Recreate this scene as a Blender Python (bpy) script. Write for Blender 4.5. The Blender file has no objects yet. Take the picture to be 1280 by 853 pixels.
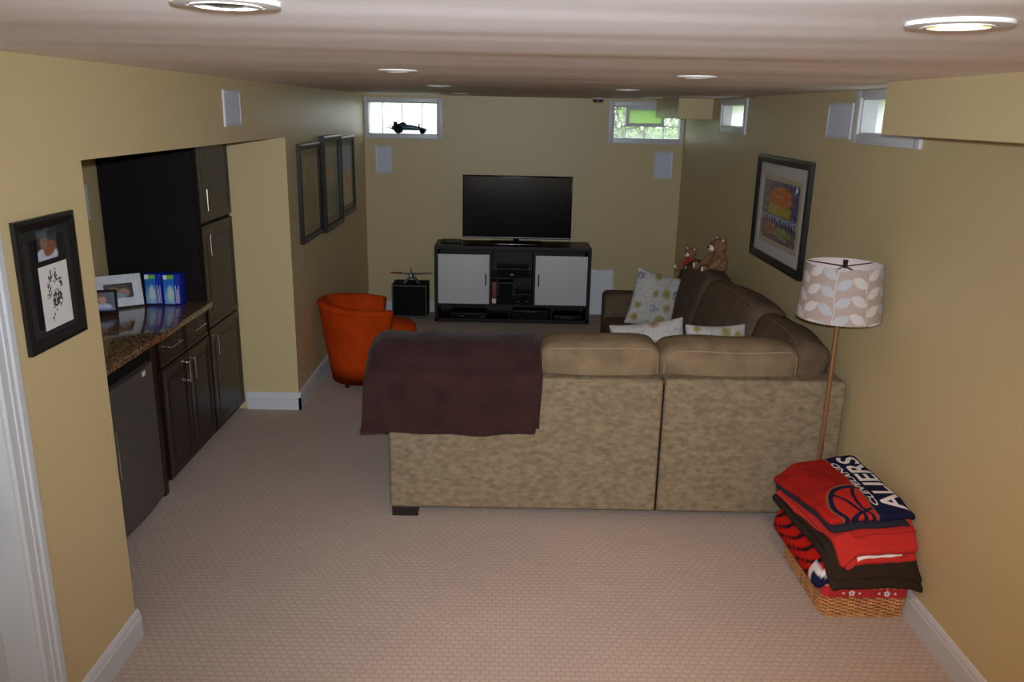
import bpy, bmesh, math, random
import numpy as np
from mathutils import Vector, Matrix, noise
random.seed(4)
PI = math.pi
S = bpy.context.scene
C = S.collection

# ------------------------------------------------------------------ camera
cam_d = bpy.data.cameras.new('camera'); cam = bpy.data.objects.new('camera', cam_d); C.objects.link(cam)
cam_d.sensor_width = 36.0; cam_d.lens = 36.0 * 1021.3 / 1280.0; cam_d.clip_start = 0.02; cam_d.clip_end = 300
_r = Vector((0.9998, -0.00283, 0.01999)); _u = Vector((-0.01848, 0.27101, 0.96240)); _f = Vector((0.00814, 0.96257, -0.27090))
cam.matrix_world = Matrix(((_r.x, _u.x, -_f.x, 0), (_r.y, _u.y, -_f.y, 0), (_r.z, _u.z, -_f.z, 2.05), (0, 0, 0, 1)))
S.camera = cam

# ------------------------------------------------------------------ sky and exposure
W = bpy.data.worlds.new('sky'); S.world = W; W.use_nodes = True
wn = W.node_tree.nodes; wl = W.node_tree.links; wn.clear()
wo = wn.new('ShaderNodeOutputWorld'); wb = wn.new('ShaderNodeBackground'); sk = wn.new('ShaderNodeTexSky')
sk.sky_type = 'PREETHAM'; sk.turbidity = 6.0; sk.sun_direction = (0.3, -0.7, 0.64)
mx = wn.new('ShaderNodeMix'); mx.data_type = 'RGBA'; mx.inputs[0].default_value = 0.75
wl.new(sk.outputs[0], mx.inputs[6]); mx.inputs[7].default_value = (0.93, 0.97, 1.0, 1)
wl.new(mx.outputs[2], wb.inputs[0]); wb.inputs[1].default_value = 5.0
wl.new(wb.outputs[0], wo.inputs[0])
S.view_settings.view_transform = 'Standard'; S.view_settings.look = 'None'
S.view_settings.gamma = 1.0; S.view_settings.use_curve_mapping = False
S.view_settings.exposure = 0.0

# the photographer's flash, on top of the camera
fl_d = bpy.data.lights.new('camera_flash', 'SPOT'); fl_d.energy = 505; fl_d.color = (0.80, 0.90, 1.0)
fl_d.shadow_soft_size = 0.02; fl_d.spot_size = math.radians(93); fl_d.spot_blend = 1.0
fl = bpy.data.objects.new('camera_flash', fl_d); C.objects.link(fl)
fl.location = (0.0, 0.02, 2.11); fl.rotation_euler = (math.radians(90 - 9), 0, 0)
# warm ambient fill light, added out of view behind the camera
rl_d = bpy.data.lights.new('rear_fill_light', 'AREA'); rl_d.energy = 24; rl_d.color = (1.0, 0.90, 0.78); rl_d.size = 0.5
rl = bpy.data.objects.new('rear_fill_light', rl_d); C.objects.link(rl); rl.location = (0.2, -0.7, 2.16)

# ------------------------------------------------------------------ materials
def srgb(r, g, b):
    f = lambda v: (v / 255) / 12.92 if v / 255 <= 0.04045 else ((v / 255 + 0.055) / 1.055) ** 2.4
    return (f(r), f(g), f(b), 1.0)

def mat(name, col, rough=0.6, metal=0.0, spec=0.5, bump=0.0, bscale=100.0, var=0.0, vscale=8.0, vcol=None, emit=None, coat=0.0, sheen=0.0, stretch=None):
    m = bpy.data.materials.new(name); m.use_nodes = True
    nt = m.node_tree; n = nt.nodes; l = nt.links; p = n['Principled BSDF']
    p.inputs['Base Color'].default_value = col; p.inputs['Roughness'].default_value = rough
    p.inputs['Metallic'].default_value = metal; p.inputs['Specular IOR Level'].default_value = spec
    p.inputs['Coat Weight'].default_value = coat
    if sheen: p.inputs['Sheen Weight'].default_value = sheen
    tc = n.new('ShaderNodeTexCoord'); mp = n.new('ShaderNodeMapping'); l.new(tc.outputs['Object'], mp.inputs[0])
    if stretch: mp.inputs['Scale'].default_value = stretch
    if var:
        t = n.new('ShaderNodeTexNoise'); t.inputs['Scale'].default_value = vscale; t.inputs['Detail'].default_value = 5
        l.new(mp.outputs[0], t.inputs[0])
        r = n.new('ShaderNodeMapRange'); r.inputs[1].default_value = 0.3; r.inputs[2].default_value = 0.7
        l.new(t.outputs[0], r.inputs[0])
        x = n.new('ShaderNodeMix'); x.data_type = 'RGBA'; l.new(r.outputs[0], x.inputs[0])
        c2 = vcol if vcol else tuple(c * (1 - var) for c in col[:3]) + (1,)
        x.inputs[6].default_value = c2; x.inputs[7].default_value = col
        l.new(x.outputs[2], p.inputs['Base Color'])
    if bump:
        t2 = n.new('ShaderNodeTexNoise'); t2.inputs['Scale'].default_value = bscale; t2.inputs['Detail'].default_value = 3
        l.new(mp.outputs[0], t2.inputs[0])
        b = n.new('ShaderNodeBump'); b.inputs['Strength'].default_value = bump; b.inputs['Distance'].default_value = 0.004
        l.new(t2.outputs[0], b.inputs['Height']); l.new(b.outputs[0], p.inputs['Normal'])
    if emit:
        p.inputs['Emission Color'].default_value = emit[0]; p.inputs['Emission Strength'].default_value = emit[1]
    return m

def paint_mat(name, rough=0.6, spec=0.4, coat=0.0, sheen=0.0, bump=0.0, bscale=300):
    m = mat(name, (1, 1, 1, 1), rough, spec=spec, coat=coat, sheen=sheen, bump=bump, bscale=bscale)
    n = m.node_tree.nodes; a = n.new('ShaderNodeVertexColor'); a.layer_name = 'Col'
    m.node_tree.links.new(a.outputs[0], n['Principled BSDF'].inputs['Base Color'])
    return m

M = {}
M['wall'] = mat('tan_wall_paint', srgb(198, 177, 133), 0.42, spec=0.45, bump=0.04, bscale=260)
M['white_trim'] = mat('white_trim_paint', srgb(198, 199, 202), 0.35)
M['door_white'] = mat('white_door_paint', srgb(196, 196, 194), 0.4)
M['espresso'] = mat('espresso_wood', srgb(44, 29, 25), 0.38, spec=0.5, var=0.35, vscale=6, stretch=(8, 8, 0.8))
M['espresso_dark'] = mat('espresso_recess', srgb(17, 11, 11), 0.6, spec=0.2)
M['console_wood'] = mat('dark_console_wood', srgb(32, 20, 19), 0.4, spec=0.3)
M['black'] = mat('black_plastic', srgb(15, 15, 16), 0.45, spec=0.3)
M['black_matte'] = mat('black_matte', srgb(13, 12, 13), 0.8, spec=0.2)
M['black_gloss'] = mat('black_gloss', srgb(10, 10, 11), 0.12)
M['frame_black'] = mat('black_frame_paint', srgb(22, 19, 20), 0.35)
M['steel'] = mat('brushed_steel', srgb(200, 200, 200), 0.25, metal=1.0)
M['silver'] = mat('silver_trim', srgb(150, 152, 156), 0.3, metal=0.8)
M['fridge'] = mat('dark_stainless', srgb(112, 106, 102), 0.5, metal=0.6)
M['frost'] = mat('grey_frosted_panel', srgb(206, 202, 202), 0.5)
M['grille'] = mat('speaker_grille', srgb(205, 212, 224), 0.7, bump=0.3, bscale=900)
M['brass'] = mat('brushed_bronze', srgb(158, 118, 84), 0.35, metal=0.7)
M['orange'] = mat('orange_velvet', srgb(196, 66, 10), 0.8, spec=0.1, var=0.3, vscale=7, sheen=0.0, bump=0.2, bscale=90)
M['cushion_tan'] = mat('tan_velvet', srgb(134, 112, 86), 0.8, spec=0.15, var=0.35, vscale=9, sheen=0.0, bump=0.25, bscale=160)
M['chenille'] = mat('mottled_chenille', srgb(144, 126, 101), 0.9, spec=0.1, var=0.42, vscale=26, bump=0.5, bscale=330, stretch=(1, 1, 1.9))
M['velvet'] = mat('brown_velvet', srgb(104, 85, 68), .85, spec=.1, var=.35, vscale=10, bump=.25, bscale=160)
M['piping'] = mat('piping_tan', srgb(146, 124, 96), 0.8)
M['throw'] = mat('plum_brown_fleece', srgb(60, 36, 35), 0.9, spec=0.1, var=0.35, vscale=9, sheen=0.08, bump=0.3, bscale=240)
M['dark_wood'] = mat('dark_foot_wood', srgb(26, 18, 16), 0.45)
M['wicker'] = mat('wicker', srgb(214, 150, 92), 0.5, var=0.45, vscale=30)
M['red_cloth'] = mat('red_cotton', srgb(176, 26, 26), 0.85, bump=0.3, bscale=300, sheen=0.1)
M['red_fleece'] = mat('red_fleece', srgb(184, 32, 22), 0.9, var=0.15, vscale=14, sheen=0.0, bump=0.3, bscale=260)
M['brown_fleece'] = mat('dark_brown_fleece', srgb(46, 35, 29), 0.9, spec=0.1, sheen=0.0, bump=0.3, bscale=260)
M['navy'] = mat('navy_fleece', srgb(19, 20, 38), 0.9)
M['letter'] = mat('white_print', srgb(222, 212, 208), 0.85)
M['white_cloth'] = mat('white_cotton', srgb(220, 210, 206), 0.85)
M['white'] = mat('white_plastic', srgb(225, 226, 230), 0.4)
M['can_white'] = mat('white_fixture_metal', srgb(205, 200, 194), 0.35)
M['can_dark'] = mat('unlit_lamp_glass', srgb(70, 66, 62), 0.25)
M['can_lit'] = mat('lit_lamp_glass', srgb(255, 220, 150), 0.4, emit=((1.0, 0.62, 0.25, 1), 9.0))
M['fur'] = mat('teddy_fur', srgb(150, 104, 70), 0.95, var=0.4, vscale=40, sheen=0.0, bump=0.8, bscale=260)
M['fur_light'] = mat('light_fur', srgb(226, 208, 190), 0.95, sheen=0.3, bump=0.6, bscale=260)
M['blue_box'] = mat('blue_carton', srgb(20, 42, 160), 0.35)
M['photo'] = paint_mat('photo_print', 0.3, coat=0.3)
M['shade'] = paint_mat('printed_linen', 0.8)
M['floral'] = paint_mat('floral_linen', 0.85, bump=0.2, bscale=500)
M['printed_fleece'] = paint_mat('printed_fleece', 0.9, spec=0.1, sheen=0.0, bump=0.3, bscale=260)
M['white_frame'] = mat('whitewashed_frame', srgb(205, 208, 212), 0.6, var=0.15, vscale=30)
M['teal'] = mat('teal_model_paint', srgb(24, 74, 92), 0.3)
M['leaf'] = mat('shrub_leaf', srgb(104, 128, 56), 0.5, var=0.4, vscale=5)
M['bark'] = mat('shrub_bark', srgb(80, 62, 44), 0.9)
M['grass'] = mat('grass_ground', srgb(92, 120, 50), 0.95, var=0.3, vscale=4)

# carpet: cut-and-loop grid
m = M['carpet'] = bpy.data.materials.new('loop_carpet'); m.use_nodes = True
n = m.node_tree.nodes; l = m.node_tree.links; p = n['Principled BSDF']; p.inputs['Roughness'].default_value = 0.95; p.inputs['Specular IOR Level'].default_value = 0.1
tc = n.new('ShaderNodeTexCoord'); mp = n.new('ShaderNodeMapping'); l.new(tc.outputs['Object'], mp.inputs[0])
bk = n.new('ShaderNodeTexBrick'); bk.inputs['Scale'].default_value = 1.0; bk.inputs['Brick Width'].default_value = 0.036; bk.inputs['Row Height'].default_value = 0.026
bk.inputs['Mortar Size'].default_value = 0.006; bk.inputs['Mortar Smooth'].default_value = 0.9
bk.inputs['Color1'].default_value = srgb(188, 168, 156); bk.inputs['Color2'].default_value = srgb(184, 164, 152); bk.inputs['Mortar'].default_value = srgb(171, 152, 140)
l.new(mp.outputs[0], bk.inputs[0])
ns = n.new('ShaderNodeTexNoise'); ns.inputs['Scale'].default_value = 1.6; ns.inputs['Detail'].default_value = 4; l.new(mp.outputs[0], ns.inputs[0])
mr = n.new('ShaderNodeMapRange'); mr.inputs[3].default_value = 0.88; mr.inputs[4].default_value = 1.08; l.new(ns.outputs[0], mr.inputs[0])
vm = n.new('ShaderNodeVectorMath'); vm.operation = 'SCALE'; l.new(bk.outputs[0], vm.inputs[0]); l.new(mr.outputs[0], vm.inputs[3]); l.new(vm.outputs[0], p.inputs['Base Color'])
n2 = n.new('ShaderNodeTexNoise'); n2.inputs['Scale'].default_value = 420; l.new(mp.outputs[0], n2.inputs[0])
ad = n.new('ShaderNodeMath'); ad.operation = 'MULTIPLY_ADD'; l.new(n2.outputs[0], ad.inputs[0]); ad.inputs[1].default_value = 0.6
iv = n.new('ShaderNodeMath'); iv.operation = 'SUBTRACT'; iv.inputs[0].default_value = 1.0; l.new(bk.outputs['Fac'], iv.inputs[1]); l.new(iv.outputs[0], ad.inputs[2])
bp = n.new('ShaderNodeBump'); bp.inputs['Strength'].default_value = 0.3; bp.inputs['Distance'].default_value = 0.002; l.new(ad.outputs[0], bp.inputs['Height']); l.new(bp.outputs[0], p.inputs['Normal'])

# ceiling: slightly uneven plaster, undulating mostly along y
m = M['ceiling'] = mat('ceiling_paint', srgb(238, 230, 228), 0.6, spec=0.3)
n = m.node_tree.nodes; l = m.node_tree.links; p = n['Principled BSDF']
tc = n.new('ShaderNodeTexCoord'); mp = n.new('ShaderNodeMapping'); mp.inputs['Scale'].default_value = (0.3, 2.0, 1); l.new(tc.outputs['Object'], mp.inputs[0])
ns = n.new('ShaderNodeTexNoise'); ns.inputs['Scale'].default_value = 1.1; ns.inputs['Detail'].default_value = 1.5; ns.inputs['Roughness'].default_value = 0.4; l.new(mp.outputs[0], ns.inputs[0])
bp = n.new('ShaderNodeBump'); bp.inputs['Strength'].default_value = 0.45; bp.inputs['Distance'].default_value = 0.03; l.new(ns.outputs[0], bp.inputs['Height']); l.new(bp.outputs[0], p.inputs['Normal'])

# granite
m = M['granite'] = mat('brown_granite', srgb(120, 90, 62), 0.10, spec=0.6)
n = m.node_tree.nodes; l = m.node_tree.links; p = n['Principled BSDF']
tc = n.new('ShaderNodeTexCoord')
vo = n.new('ShaderNodeTexVoronoi'); vo.inputs['Scale'].default_value = 120; l.new(tc.outputs['Object'], vo.inputs[0])
ns = n.new('ShaderNodeTexNoise'); ns.inputs['Scale'].default_value = 26; ns.inputs['Detail'].default_value = 6; l.new(tc.outputs['Object'], ns.inputs[0])
cr = n.new('ShaderNodeValToRGB'); e = cr.color_ramp.elements
e[0].position = 0.0; e[0].color = srgb(30, 24, 21); e[1].position = 1.0; e[1].color = srgb(160, 138, 108)
a1 = cr.color_ramp.elements.new(0.4); a1.color = srgb(88, 64, 44); a2 = cr.color_ramp.elements.new(0.62); a2.color = srgb(140, 108, 74)
sp = n.new('ShaderNodeSeparateColor'); l.new(vo.outputs['Color'], sp.inputs[0])
av = n.new('ShaderNodeMath'); av.operation = 'MULTIPLY_ADD'; av.inputs[1].default_value = 0.5; l.new(sp.outputs[0], av.inputs[0])
hv = n.new('ShaderNodeMath'); hv.operation = 'MULTIPLY'; hv.inputs[1].default_value = 0.55; l.new(ns.outputs[0], hv.inputs[0]); l.new(hv.outputs[0], av.inputs[2])
l.new(av.outputs[0], cr.inputs[0]); l.new(cr.outputs[0], p.inputs['Base Color'])

def glass_mat(name, transp, tint, trans_tint):
    m = bpy.data.materials.new(name); m.use_nodes = True; n = m.node_tree.nodes; l = m.node_tree.links; n.clear()
    o = n.new('ShaderNodeOutputMaterial'); a = n.new('ShaderNodeBsdfTransparent'); a.inputs[0].default_value = trans_tint
    b = n.new('ShaderNodeBsdfTranslucent'); b.inputs[0].default_value = tint
    g = n.new('ShaderNodeBsdfGlossy'); g.inputs['Roughness'].default_value = 0.15
    m1 = n.new('ShaderNodeMixShader'); m1.inputs[0].default_value = 1 - transp; l.new(a.outputs[0], m1.inputs[1]); l.new(b.outputs[0], m1.inputs[2])
    m2 = n.new('ShaderNodeMixShader'); m2.inputs[0].default_value = 0.06; l.new(m1.outputs[0], m2.inputs[1]); l.new(g.outputs[0], m2.inputs[2])
    l.new(m2.outputs[0], o.inputs[0]); return m
M['block_clear'] = glass_mat('wavy_glass_block', 0.75, (0.85, 0.95, 0.85, 1), (0.9, 0.98, 0.92, 1))
M['block_bright'] = glass_mat('bright_glass_block', 0.35, (0.95, 0.97, 0.97, 1), (0.95, 0.98, 0.98, 1))
M['frosted'] = glass_mat('frosted_pane', 0.0, (0.62, 0.68, 0.69, 1), (0.8, 0.9, 0.9, 1))
M['vent_pane'] = glass_mat('green_vent_pane', 0.0, (0.42, 0.56, 0.28, 1), (0.5, 0.8, 0.4, 1))

# ------------------------------------------------------------------ mesh helpers
def bx(bm, x0, x1, y0, y1, z0, z1, bev=0.0):
    v = [bm.verts.new((x, y, z)) for x in (x0, x1) for y in (y0, y1) for z in (z0, z1)]
    F = [bm.faces.new([v[i] for i in q]) for q in ((0, 1, 3, 2), (4, 6, 7, 5), (0, 4, 5, 1), (2, 3, 7, 6), (0, 2, 6, 4), (1, 5, 7, 3))]
    if bev:
        es = set(e for f in F for e in f.edges)
        bmesh.ops.bevel(bm, geom=list(es), offset=bev, segments=2, affect='EDGES', profile=0.6)
    return v

def cyl(bm, p0, p1, r0, r1=None, seg=12, caps=True):
    r1 = r0 if r1 is None else r1
    p0 = Vector(p0); p1 = Vector(p1); d = (p1 - p0).normalized()
    a = d.orthogonal().normalized(); b = d.cross(a)
    A = []; B = []
    for i in range(seg):
        t = 2 * PI * i / seg; o = a * math.cos(t) + b * math.sin(t)
        A.append(bm.verts.new(p0 + o * r0)); B.append(bm.verts.new(p1 + o * r1))
    for i in range(seg):
        j = (i + 1) % seg; bm.faces.new((A[i], A[j], B[j], B[i]))
    if caps: bm.faces.new(A[::-1]); bm.faces.new(B)

def tube(bm, pts, r, seg=6, closed=False):
    pts = [Vector(p) for p in pts]; N = len(pts); rings = []
    for i, p in enumerate(pts):
        if closed: d = pts[(i + 1) % N] - pts[i - 1]
        else: d = pts[min(i + 1, N - 1)] - pts[max(i - 1, 0)]
        d.normalize(); up = Vector((0, 0, 1)) if abs(d.z) < 0.9 else Vector((1, 0, 0))
        a = d.cross(up).normalized(); b = d.cross(a)
        rr = r[i] if isinstance(r, (list, tuple)) else r
        rings.append([bm.verts.new(p + (a * math.cos(2 * PI * k / seg) + b * math.sin(2 * PI * k / seg)) * rr) for k in range(seg)])
    for i in range(N if closed else N - 1):
        A, B = rings[i], rings[(i + 1) % N]
        for k in range(seg): bm.faces.new((A[k], A[(k + 1) % seg], B[(k + 1) % seg], B[k]))
    if not closed: bm.faces.new(rings[0][::-1]); bm.faces.new(rings[-1])

def lathe(bm, prof, cx, cy, seg=32, capb=True, capt=True):
    rings = [[bm.verts.new((cx + r * math.cos(2 * PI * i / seg), cy + r * math.sin(2 * PI * i / seg), z)) for i in range(seg)] for r, z in prof]
    for A, B in zip(rings, rings[1:]):
        for i in range(seg): j = (i + 1) % seg; bm.faces.new((A[i], A[j], B[j], B[i]))
    if capb: bm.faces.new(rings[0][::-1])
    if capt: bm.faces.new(rings[-1])

def ball(bm, c, r, seg=14, M4=None):
    r = r if isinstance(r, (tuple, list)) else (r, r, r)
    m4 = Matrix.Translation(c) @ (M4 if M4 else Matrix.Identity(4)) @ Matrix.Diagonal((r[0], r[1], r[2], 1))
    bmesh.ops.create_uvsphere(bm, u_segments=seg, v_segments=seg * 2 // 3, radius=1, matrix=m4)

def grid_lines(h, r, step):
    inner = h - r; L = [-h]
    if r > 0: L += [-h + r * k for k in (0.15, 0.4, 0.7)]
    k = max(1, int(round(2 * inner / step)))
    L += [-inner + 2 * inner * i / k for i in range(k + 1)]
    if r > 0: L += [h - r * q for q in (0.7, 0.4, 0.15)]
    L.append(h); return L

def rbox(bm, w, d, h, r, step, fn=None):
    """dense rounded box centred on 0, size w,d,h; fn maps each point to its final place"""
    hs = (w / 2, d / 2, h / 2); r = min(r, *[x * 0.999 for x in hs])
    L = [grid_lines(x, r, step) for x in hs]; cache = {}
    def V(p):
        k = tuple(round(c, 6) for c in p)
        if k not in cache:
            q = Vector([max(-(hs[i] - r), min(hs[i] - r, p[i])) for i in range(3)]); dv = Vector(p) - q
            P = q + dv.normalized() * r if dv.length > 1e-9 else Vector(p)
            cache[k] = bm.verts.new(fn(P) if fn else P)
        return cache[k]
    for ax in range(3):
        u, v = [(1, 2), (0, 2), (0, 1)][ax]
        for sg in (-1, 1):
            for i in range(len(L[u]) - 1):
                for j in range(len(L[v]) - 1):
                    q = []
                    for (a, b) in ((0, 0), (1, 0), (1, 1), (0, 1)):
                        p = [0, 0, 0]; p[ax] = sg * hs[ax]; p[u] = L[u][i + a]; p[v] = L[v][j + b]; q.append(V(p))
                    if len(set(q)) == 4: bm.faces.new(q)

def LOC(o):
    return Vector(o.location) if o.type == 'EMPTY' else Vector((0, 0, 0))

def obj(name, bm, m, parent=None, smooth=False, angle=None):
    bmesh.ops.recalc_face_normals(bm, faces=bm.faces)
    me = bpy.data.meshes.new(name); bm.to_mesh(me); bm.free()
    if m: me.materials.append(m)
    if smooth or angle:
        me.polygons.foreach_set('use_smooth', [True] * len(me.polygons))
        if angle: me.set_sharp_from_angle(angle=math.radians(angle))
    o = bpy.data.objects.new(name, me); C.objects.link(o)
    if parent:
        o.parent = parent; o.location = -LOC(parent)
    return o

def nb(): return bmesh.new()
def box(name, dims, m, parent=None, bev=0.0):
    bm = nb(); bx(bm, *dims, bev); return obj(name, bm, m, parent, angle=35 if bev else None)

def thing(name, label, cat, loc, group=None):
    o = bpy.data.objects.new(name, None); C.objects.link(o); o.location = loc; o.empty_display_size = 0.05
    o['label'] = label; o['category'] = cat
    if group: o['group'] = group
    return o
def tag(o, label, cat, group=None):
    o['label'] = label; o['category'] = cat
    if group: o['group'] = group
    return o
def struct(o): o['kind'] = 'structure'; return o

def paint(o, fn):
    """fn(xyz array in object space) -> sRGB 0..255 array; printed colour of the surface"""
    me = o.data; N = len(me.vertices); co = np.empty(N * 3); me.vertices.foreach_get('co', co); co = co.reshape(-1, 3)
    c = np.clip(np.asarray(fn(co), float) / 255, 0, 1)
    c = np.where(c <= 0.04045, c / 12.92, ((c + 0.055) / 1.055) ** 2.4)
    a = me.color_attributes.new('Col', 'FLOAT_COLOR', 'POINT')
    a.data.foreach_set('color', np.concatenate([c, np.ones((N, 1))], 1).ravel())

def basis(origin, u, v, nrm):
    u, v, nrm = Vector(u).normalized(), Vector(v).normalized(), Vector(nrm).normalized()
    return Matrix(((u.x, v.x, nrm.x, origin[0]), (u.y, v.y, nrm.y, origin[1]), (u.z, v.z, nrm.z, origin[2]), (0, 0, 0, 1)))

def art_grid(name, w, h, z, B, fn, m, parent, nx=70, ny=90, x0=0, y0=0):
    """flat print w x h in local uv plane at height z; fn(s,t) arrays in 0..1"""
    bm = nb(); vs = [[bm.verts.new(B @ Vector((x0 + w * i / nx, y0 + h * j / ny, z))) for i in range(nx + 1)] for j in range(ny + 1)]
    for j in range(ny):
        for i in range(nx): bm.faces.new((vs[j][i], vs[j][i + 1], vs[j + 1][i + 1], vs[j + 1][i]))
    o = obj(name, bm, m, parent)
    s = np.tile(np.arange(nx + 1) / nx, ny + 1); t = np.repeat(np.arange(ny + 1) / ny, nx + 1)
    paint(o, lambda co: fn(s, t)); return o

def pnoise(s, t, f, seed=0):
    """cheap smooth numpy noise 0..1"""
    r = np.random.RandomState(seed); out = np.zeros_like(s)
    for k in range(7):
        a = r.uniform(0.4, 1.3) * f; th = r.uniform(0, 2 * PI); ph = r.uniform(0, 6)
        out += np.sin((s * math.cos(th) + t * math.sin(th)) * a * 2 * PI + ph)
    return 0.5 + out / 7

def blank(s, c): return np.tile(np.array(c, float), (len(s), 1))
def put(col, mask, c):
    mask = np.clip(mask, 0, 1)[:, None]; return col * (1 - mask) + np.array(c, float) * mask
def soft(d, e): return np.clip(0.5 - d / e, 0, 1)
def ell(s, t, cs, ct, a, b, ang=0.0):
    c, q = math.cos(ang), math.sin(ang); x = (s - cs) * c + (t - ct) * q; y = -(s - cs) * q + (t - ct) * c
    return np.sqrt((x / a) ** 2 + (y / b) ** 2) - 1

def frame_rails(bm, w, h, bw, z0, z1, B, lip=0.0):
    """mitred frame, outer w x h, border bw, between z0 and z1; lip lowers the inner edge"""
    oc = [(0, 0), (w, 0), (w, h), (0, h)]; ic = [(bw, bw), (w - bw, bw), (w - bw, h - bw), (bw, h - bw)]
    mc = [(a[0] * 0.65 + b[0] * 0.35, a[1] * 0.65 + b[1] * 0.35) for a, b in zip(oc, ic)]
    P = lambda q, z: [bm.verts.new(B @ Vector((x, y, z))) for x, y in q]
    R = [P(oc, z0), P(oc, z1 - 0.002), P(mc, z1), P(ic, z1 - lip), P(ic, z0)]
    for a, b in zip(R, R[1:] + R[:1]):
        for i in range(4): j = (i + 1) % 4; bm.faces.new((a[i], a[j], b[j], b[i]))

# ------------------------------------------------------------------ room shell
XL, XR, YB, ZC = -1.439, 1.74, 8.38, 2.185
def slab_wall(name, axis, pos, thick, u0, u1, z0, z1, holes, m=None):
    """wall in plane axis=pos, body towards +thick; u along the other axis; rectangular holes (u0,u1,z0,z1)"""
    us = sorted(set([u0, u1] + [h for q in holes for h in q[:2]])); zs = sorted(set([z0, z1] + [h for q in holes for h in q[2:]]))
    bm = nb(); a, b = sorted((pos, pos + thick))
    solid = {}
    for i in range(len(us) - 1):
        for j in range(len(zs) - 1):
            uc, zc = (us[i] + us[i + 1]) / 2, (zs[j] + zs[j + 1]) / 2
            solid[i, j] = not any(h[0] < uc < h[1] and h[2] < zc < h[3] for h in holes)
    cache = {}
    def V(p, u, z):
        k = (p, u, z)
        if k not in cache: cache[k] = bm.verts.new((p, u, z) if axis == 'x' else (u, p, z))
        return cache[k]
    for (i, j), s in solid.items():
        if not s: continue
        U0, U1, Z0, Z1 = us[i], us[i + 1], zs[j], zs[j + 1]
        for p in (a, b): bm.faces.new((V(p, U0, Z0), V(p, U1, Z0), V(p, U1, Z1), V(p, U0, Z1)))
        for (di, dj, A, Bq) in ((-1, 0, (U0, Z0), (U0, Z1)), (1, 0, (U1, Z0), (U1, Z1)), (0, -1, (U0, Z0), (U1, Z0)), (0, 1, (U0, Z1), (U1, Z1))):
            if not solid.get((i + di, j + dj), False):
                bm.faces.new((V(a, *A), V(a, *Bq), V(b, *Bq), V(b, *A)))
    return struct(obj(name, bm, m or M['wall']))

struct(box('floor', (-2.6, 2.0, -1.3, 8.6, -0.12, 0.0), M['carpet']))
struct(box('ceiling', (-2.6, 2.0, -1.3, 8.6, ZC, ZC + 0.12), M['ceiling']))
W1 = (-1.402, -0.712, 1.806, 2.113); W2 = (1.032, 1.704, 1.806, 2.116)
W3 = (6.25, 6.915, 1.965, 2.135); W4 = (3.585, 4.183, 1.975, 2.145)
slab_wall('wall_back', 'y', YB, 0.2, XL, XR, 0, ZC, [W1, W2])
slab_wall('wall_right', 'x', XR, 0.2, -1.3, 8.6, 0, ZC, [W3, W4])
slab_wall('wall_left', 'x', XL, -0.12, -1.3, 8.6, 0, ZC, [(2.815, 5.41, 0, 1.862), (1.30, 2.205, 0, 2.03)])
slab_wall('wall_rear', 'y', -1.1, -0.12, -2.6, XR, 0, ZC, [])
slab_wall('wall_alcove_back', 'x', -2.40, -0.12, 2.0, 6.0, 0, ZC, [])
slab_wall('wall_alcove_near', 'y', 2.815, -0.12, -2.4, XL - 0.12, 0, ZC, [])
slab_wall('wall_alcove_far', 'y', 5.41, 0.12, -2.4, XL - 0.12, 0, ZC, [])
struct(box('trim_1', (1.44, XR, -1.1, 3.26, 1.992, ZC), M['wall']))      # boxed duct along the right wall
struct(box('trim_2', (1.445, XR, 7.27, YB, 2.015, ZC), M['wall']))       # boxed duct in the far right corner

def baseboard(name, p0, p1, nrm, h=0.125):
    p0 = Vector(p0); p1 = Vector(p1); nv = Vector(nrm)
    prof = [(0, 0), (0.016, 0), (0.016, h - 0.035), (0.012, h - 0.026), (0.012, h - 0.018), (0.006, h - 0.004), (0, h)]
    bm = nb(); A = [bm.verts.new(p0 + nv * a + Vector((0, 0, z))) for a, z in prof]; Bv = [bm.verts.new(p1 + nv * a + Vector((0, 0, z))) for a, z in prof]
    k = len(prof)
    for i in range(k): j = (i + 1) % k; bm.faces.new((A[i], A[j], Bv[j], Bv[i]))
    bm.faces.new(A); bm.faces.new(Bv)
    return struct(obj(name, bm, M['white_trim']))
baseboard('baseboard_left', (XL, 2.29, 0), (XL, 2.83, 0), (1, 0, 0))
baseboard('baseboard_left', (XL, 5.394, 0), (XL, YB, 0), (1, 0, 0))
baseboard('baseboard_alcove', (-1.80, 5.41, 0), (XL + 0.016, 5.41, 0), (0, -1, 0))
baseboard('baseboard_back', (XL, YB, 0), (XR, YB, 0), (0, -1, 0), 0.11)
baseboard('baseboard_right', (XR, -1.1, 0), (XR, YB, 0), (-1, 0, 0))

# door in the left wall, near the camera
door = struct(box('door_1', (-1.575, -1.54, 1.30, 2.205, 0.0, 2.03), M['door_white']))
for (y0, y1, z0, z1) in ((1.40, 1.70, 0.15, 0.85), (1.80, 2.10, 0.15, 0.85), (1.40, 1.70, 1.0, 1.9), (1.80, 2.10, 1.0, 1.9)):
    bm = nb(); frame_rails(bm, y1 - y0, z1 - z0, 0.03, 0, 0.008, basis((-1.541, y0, z0), (0, 1, 0), (0, 0, 1), (1, 0, 0)), 0.006); obj('door_panel', bm, M['door_white'], door)
bm = nb(); cyl(bm, (-1.541, 2.135, 0.86), (-1.525, 2.135, 0.86), 0.03, seg=20); cyl(bm, (-1.53, 2.135, 0.86), (-1.50, 2.135, 0.86), 0.011); ball(bm, (-1.485, 2.135, 0.86), (0.024, 0.03, 0.03)); obj('door_handle', bm, M['silver'], door, angle=40)
cas = nb()
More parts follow.
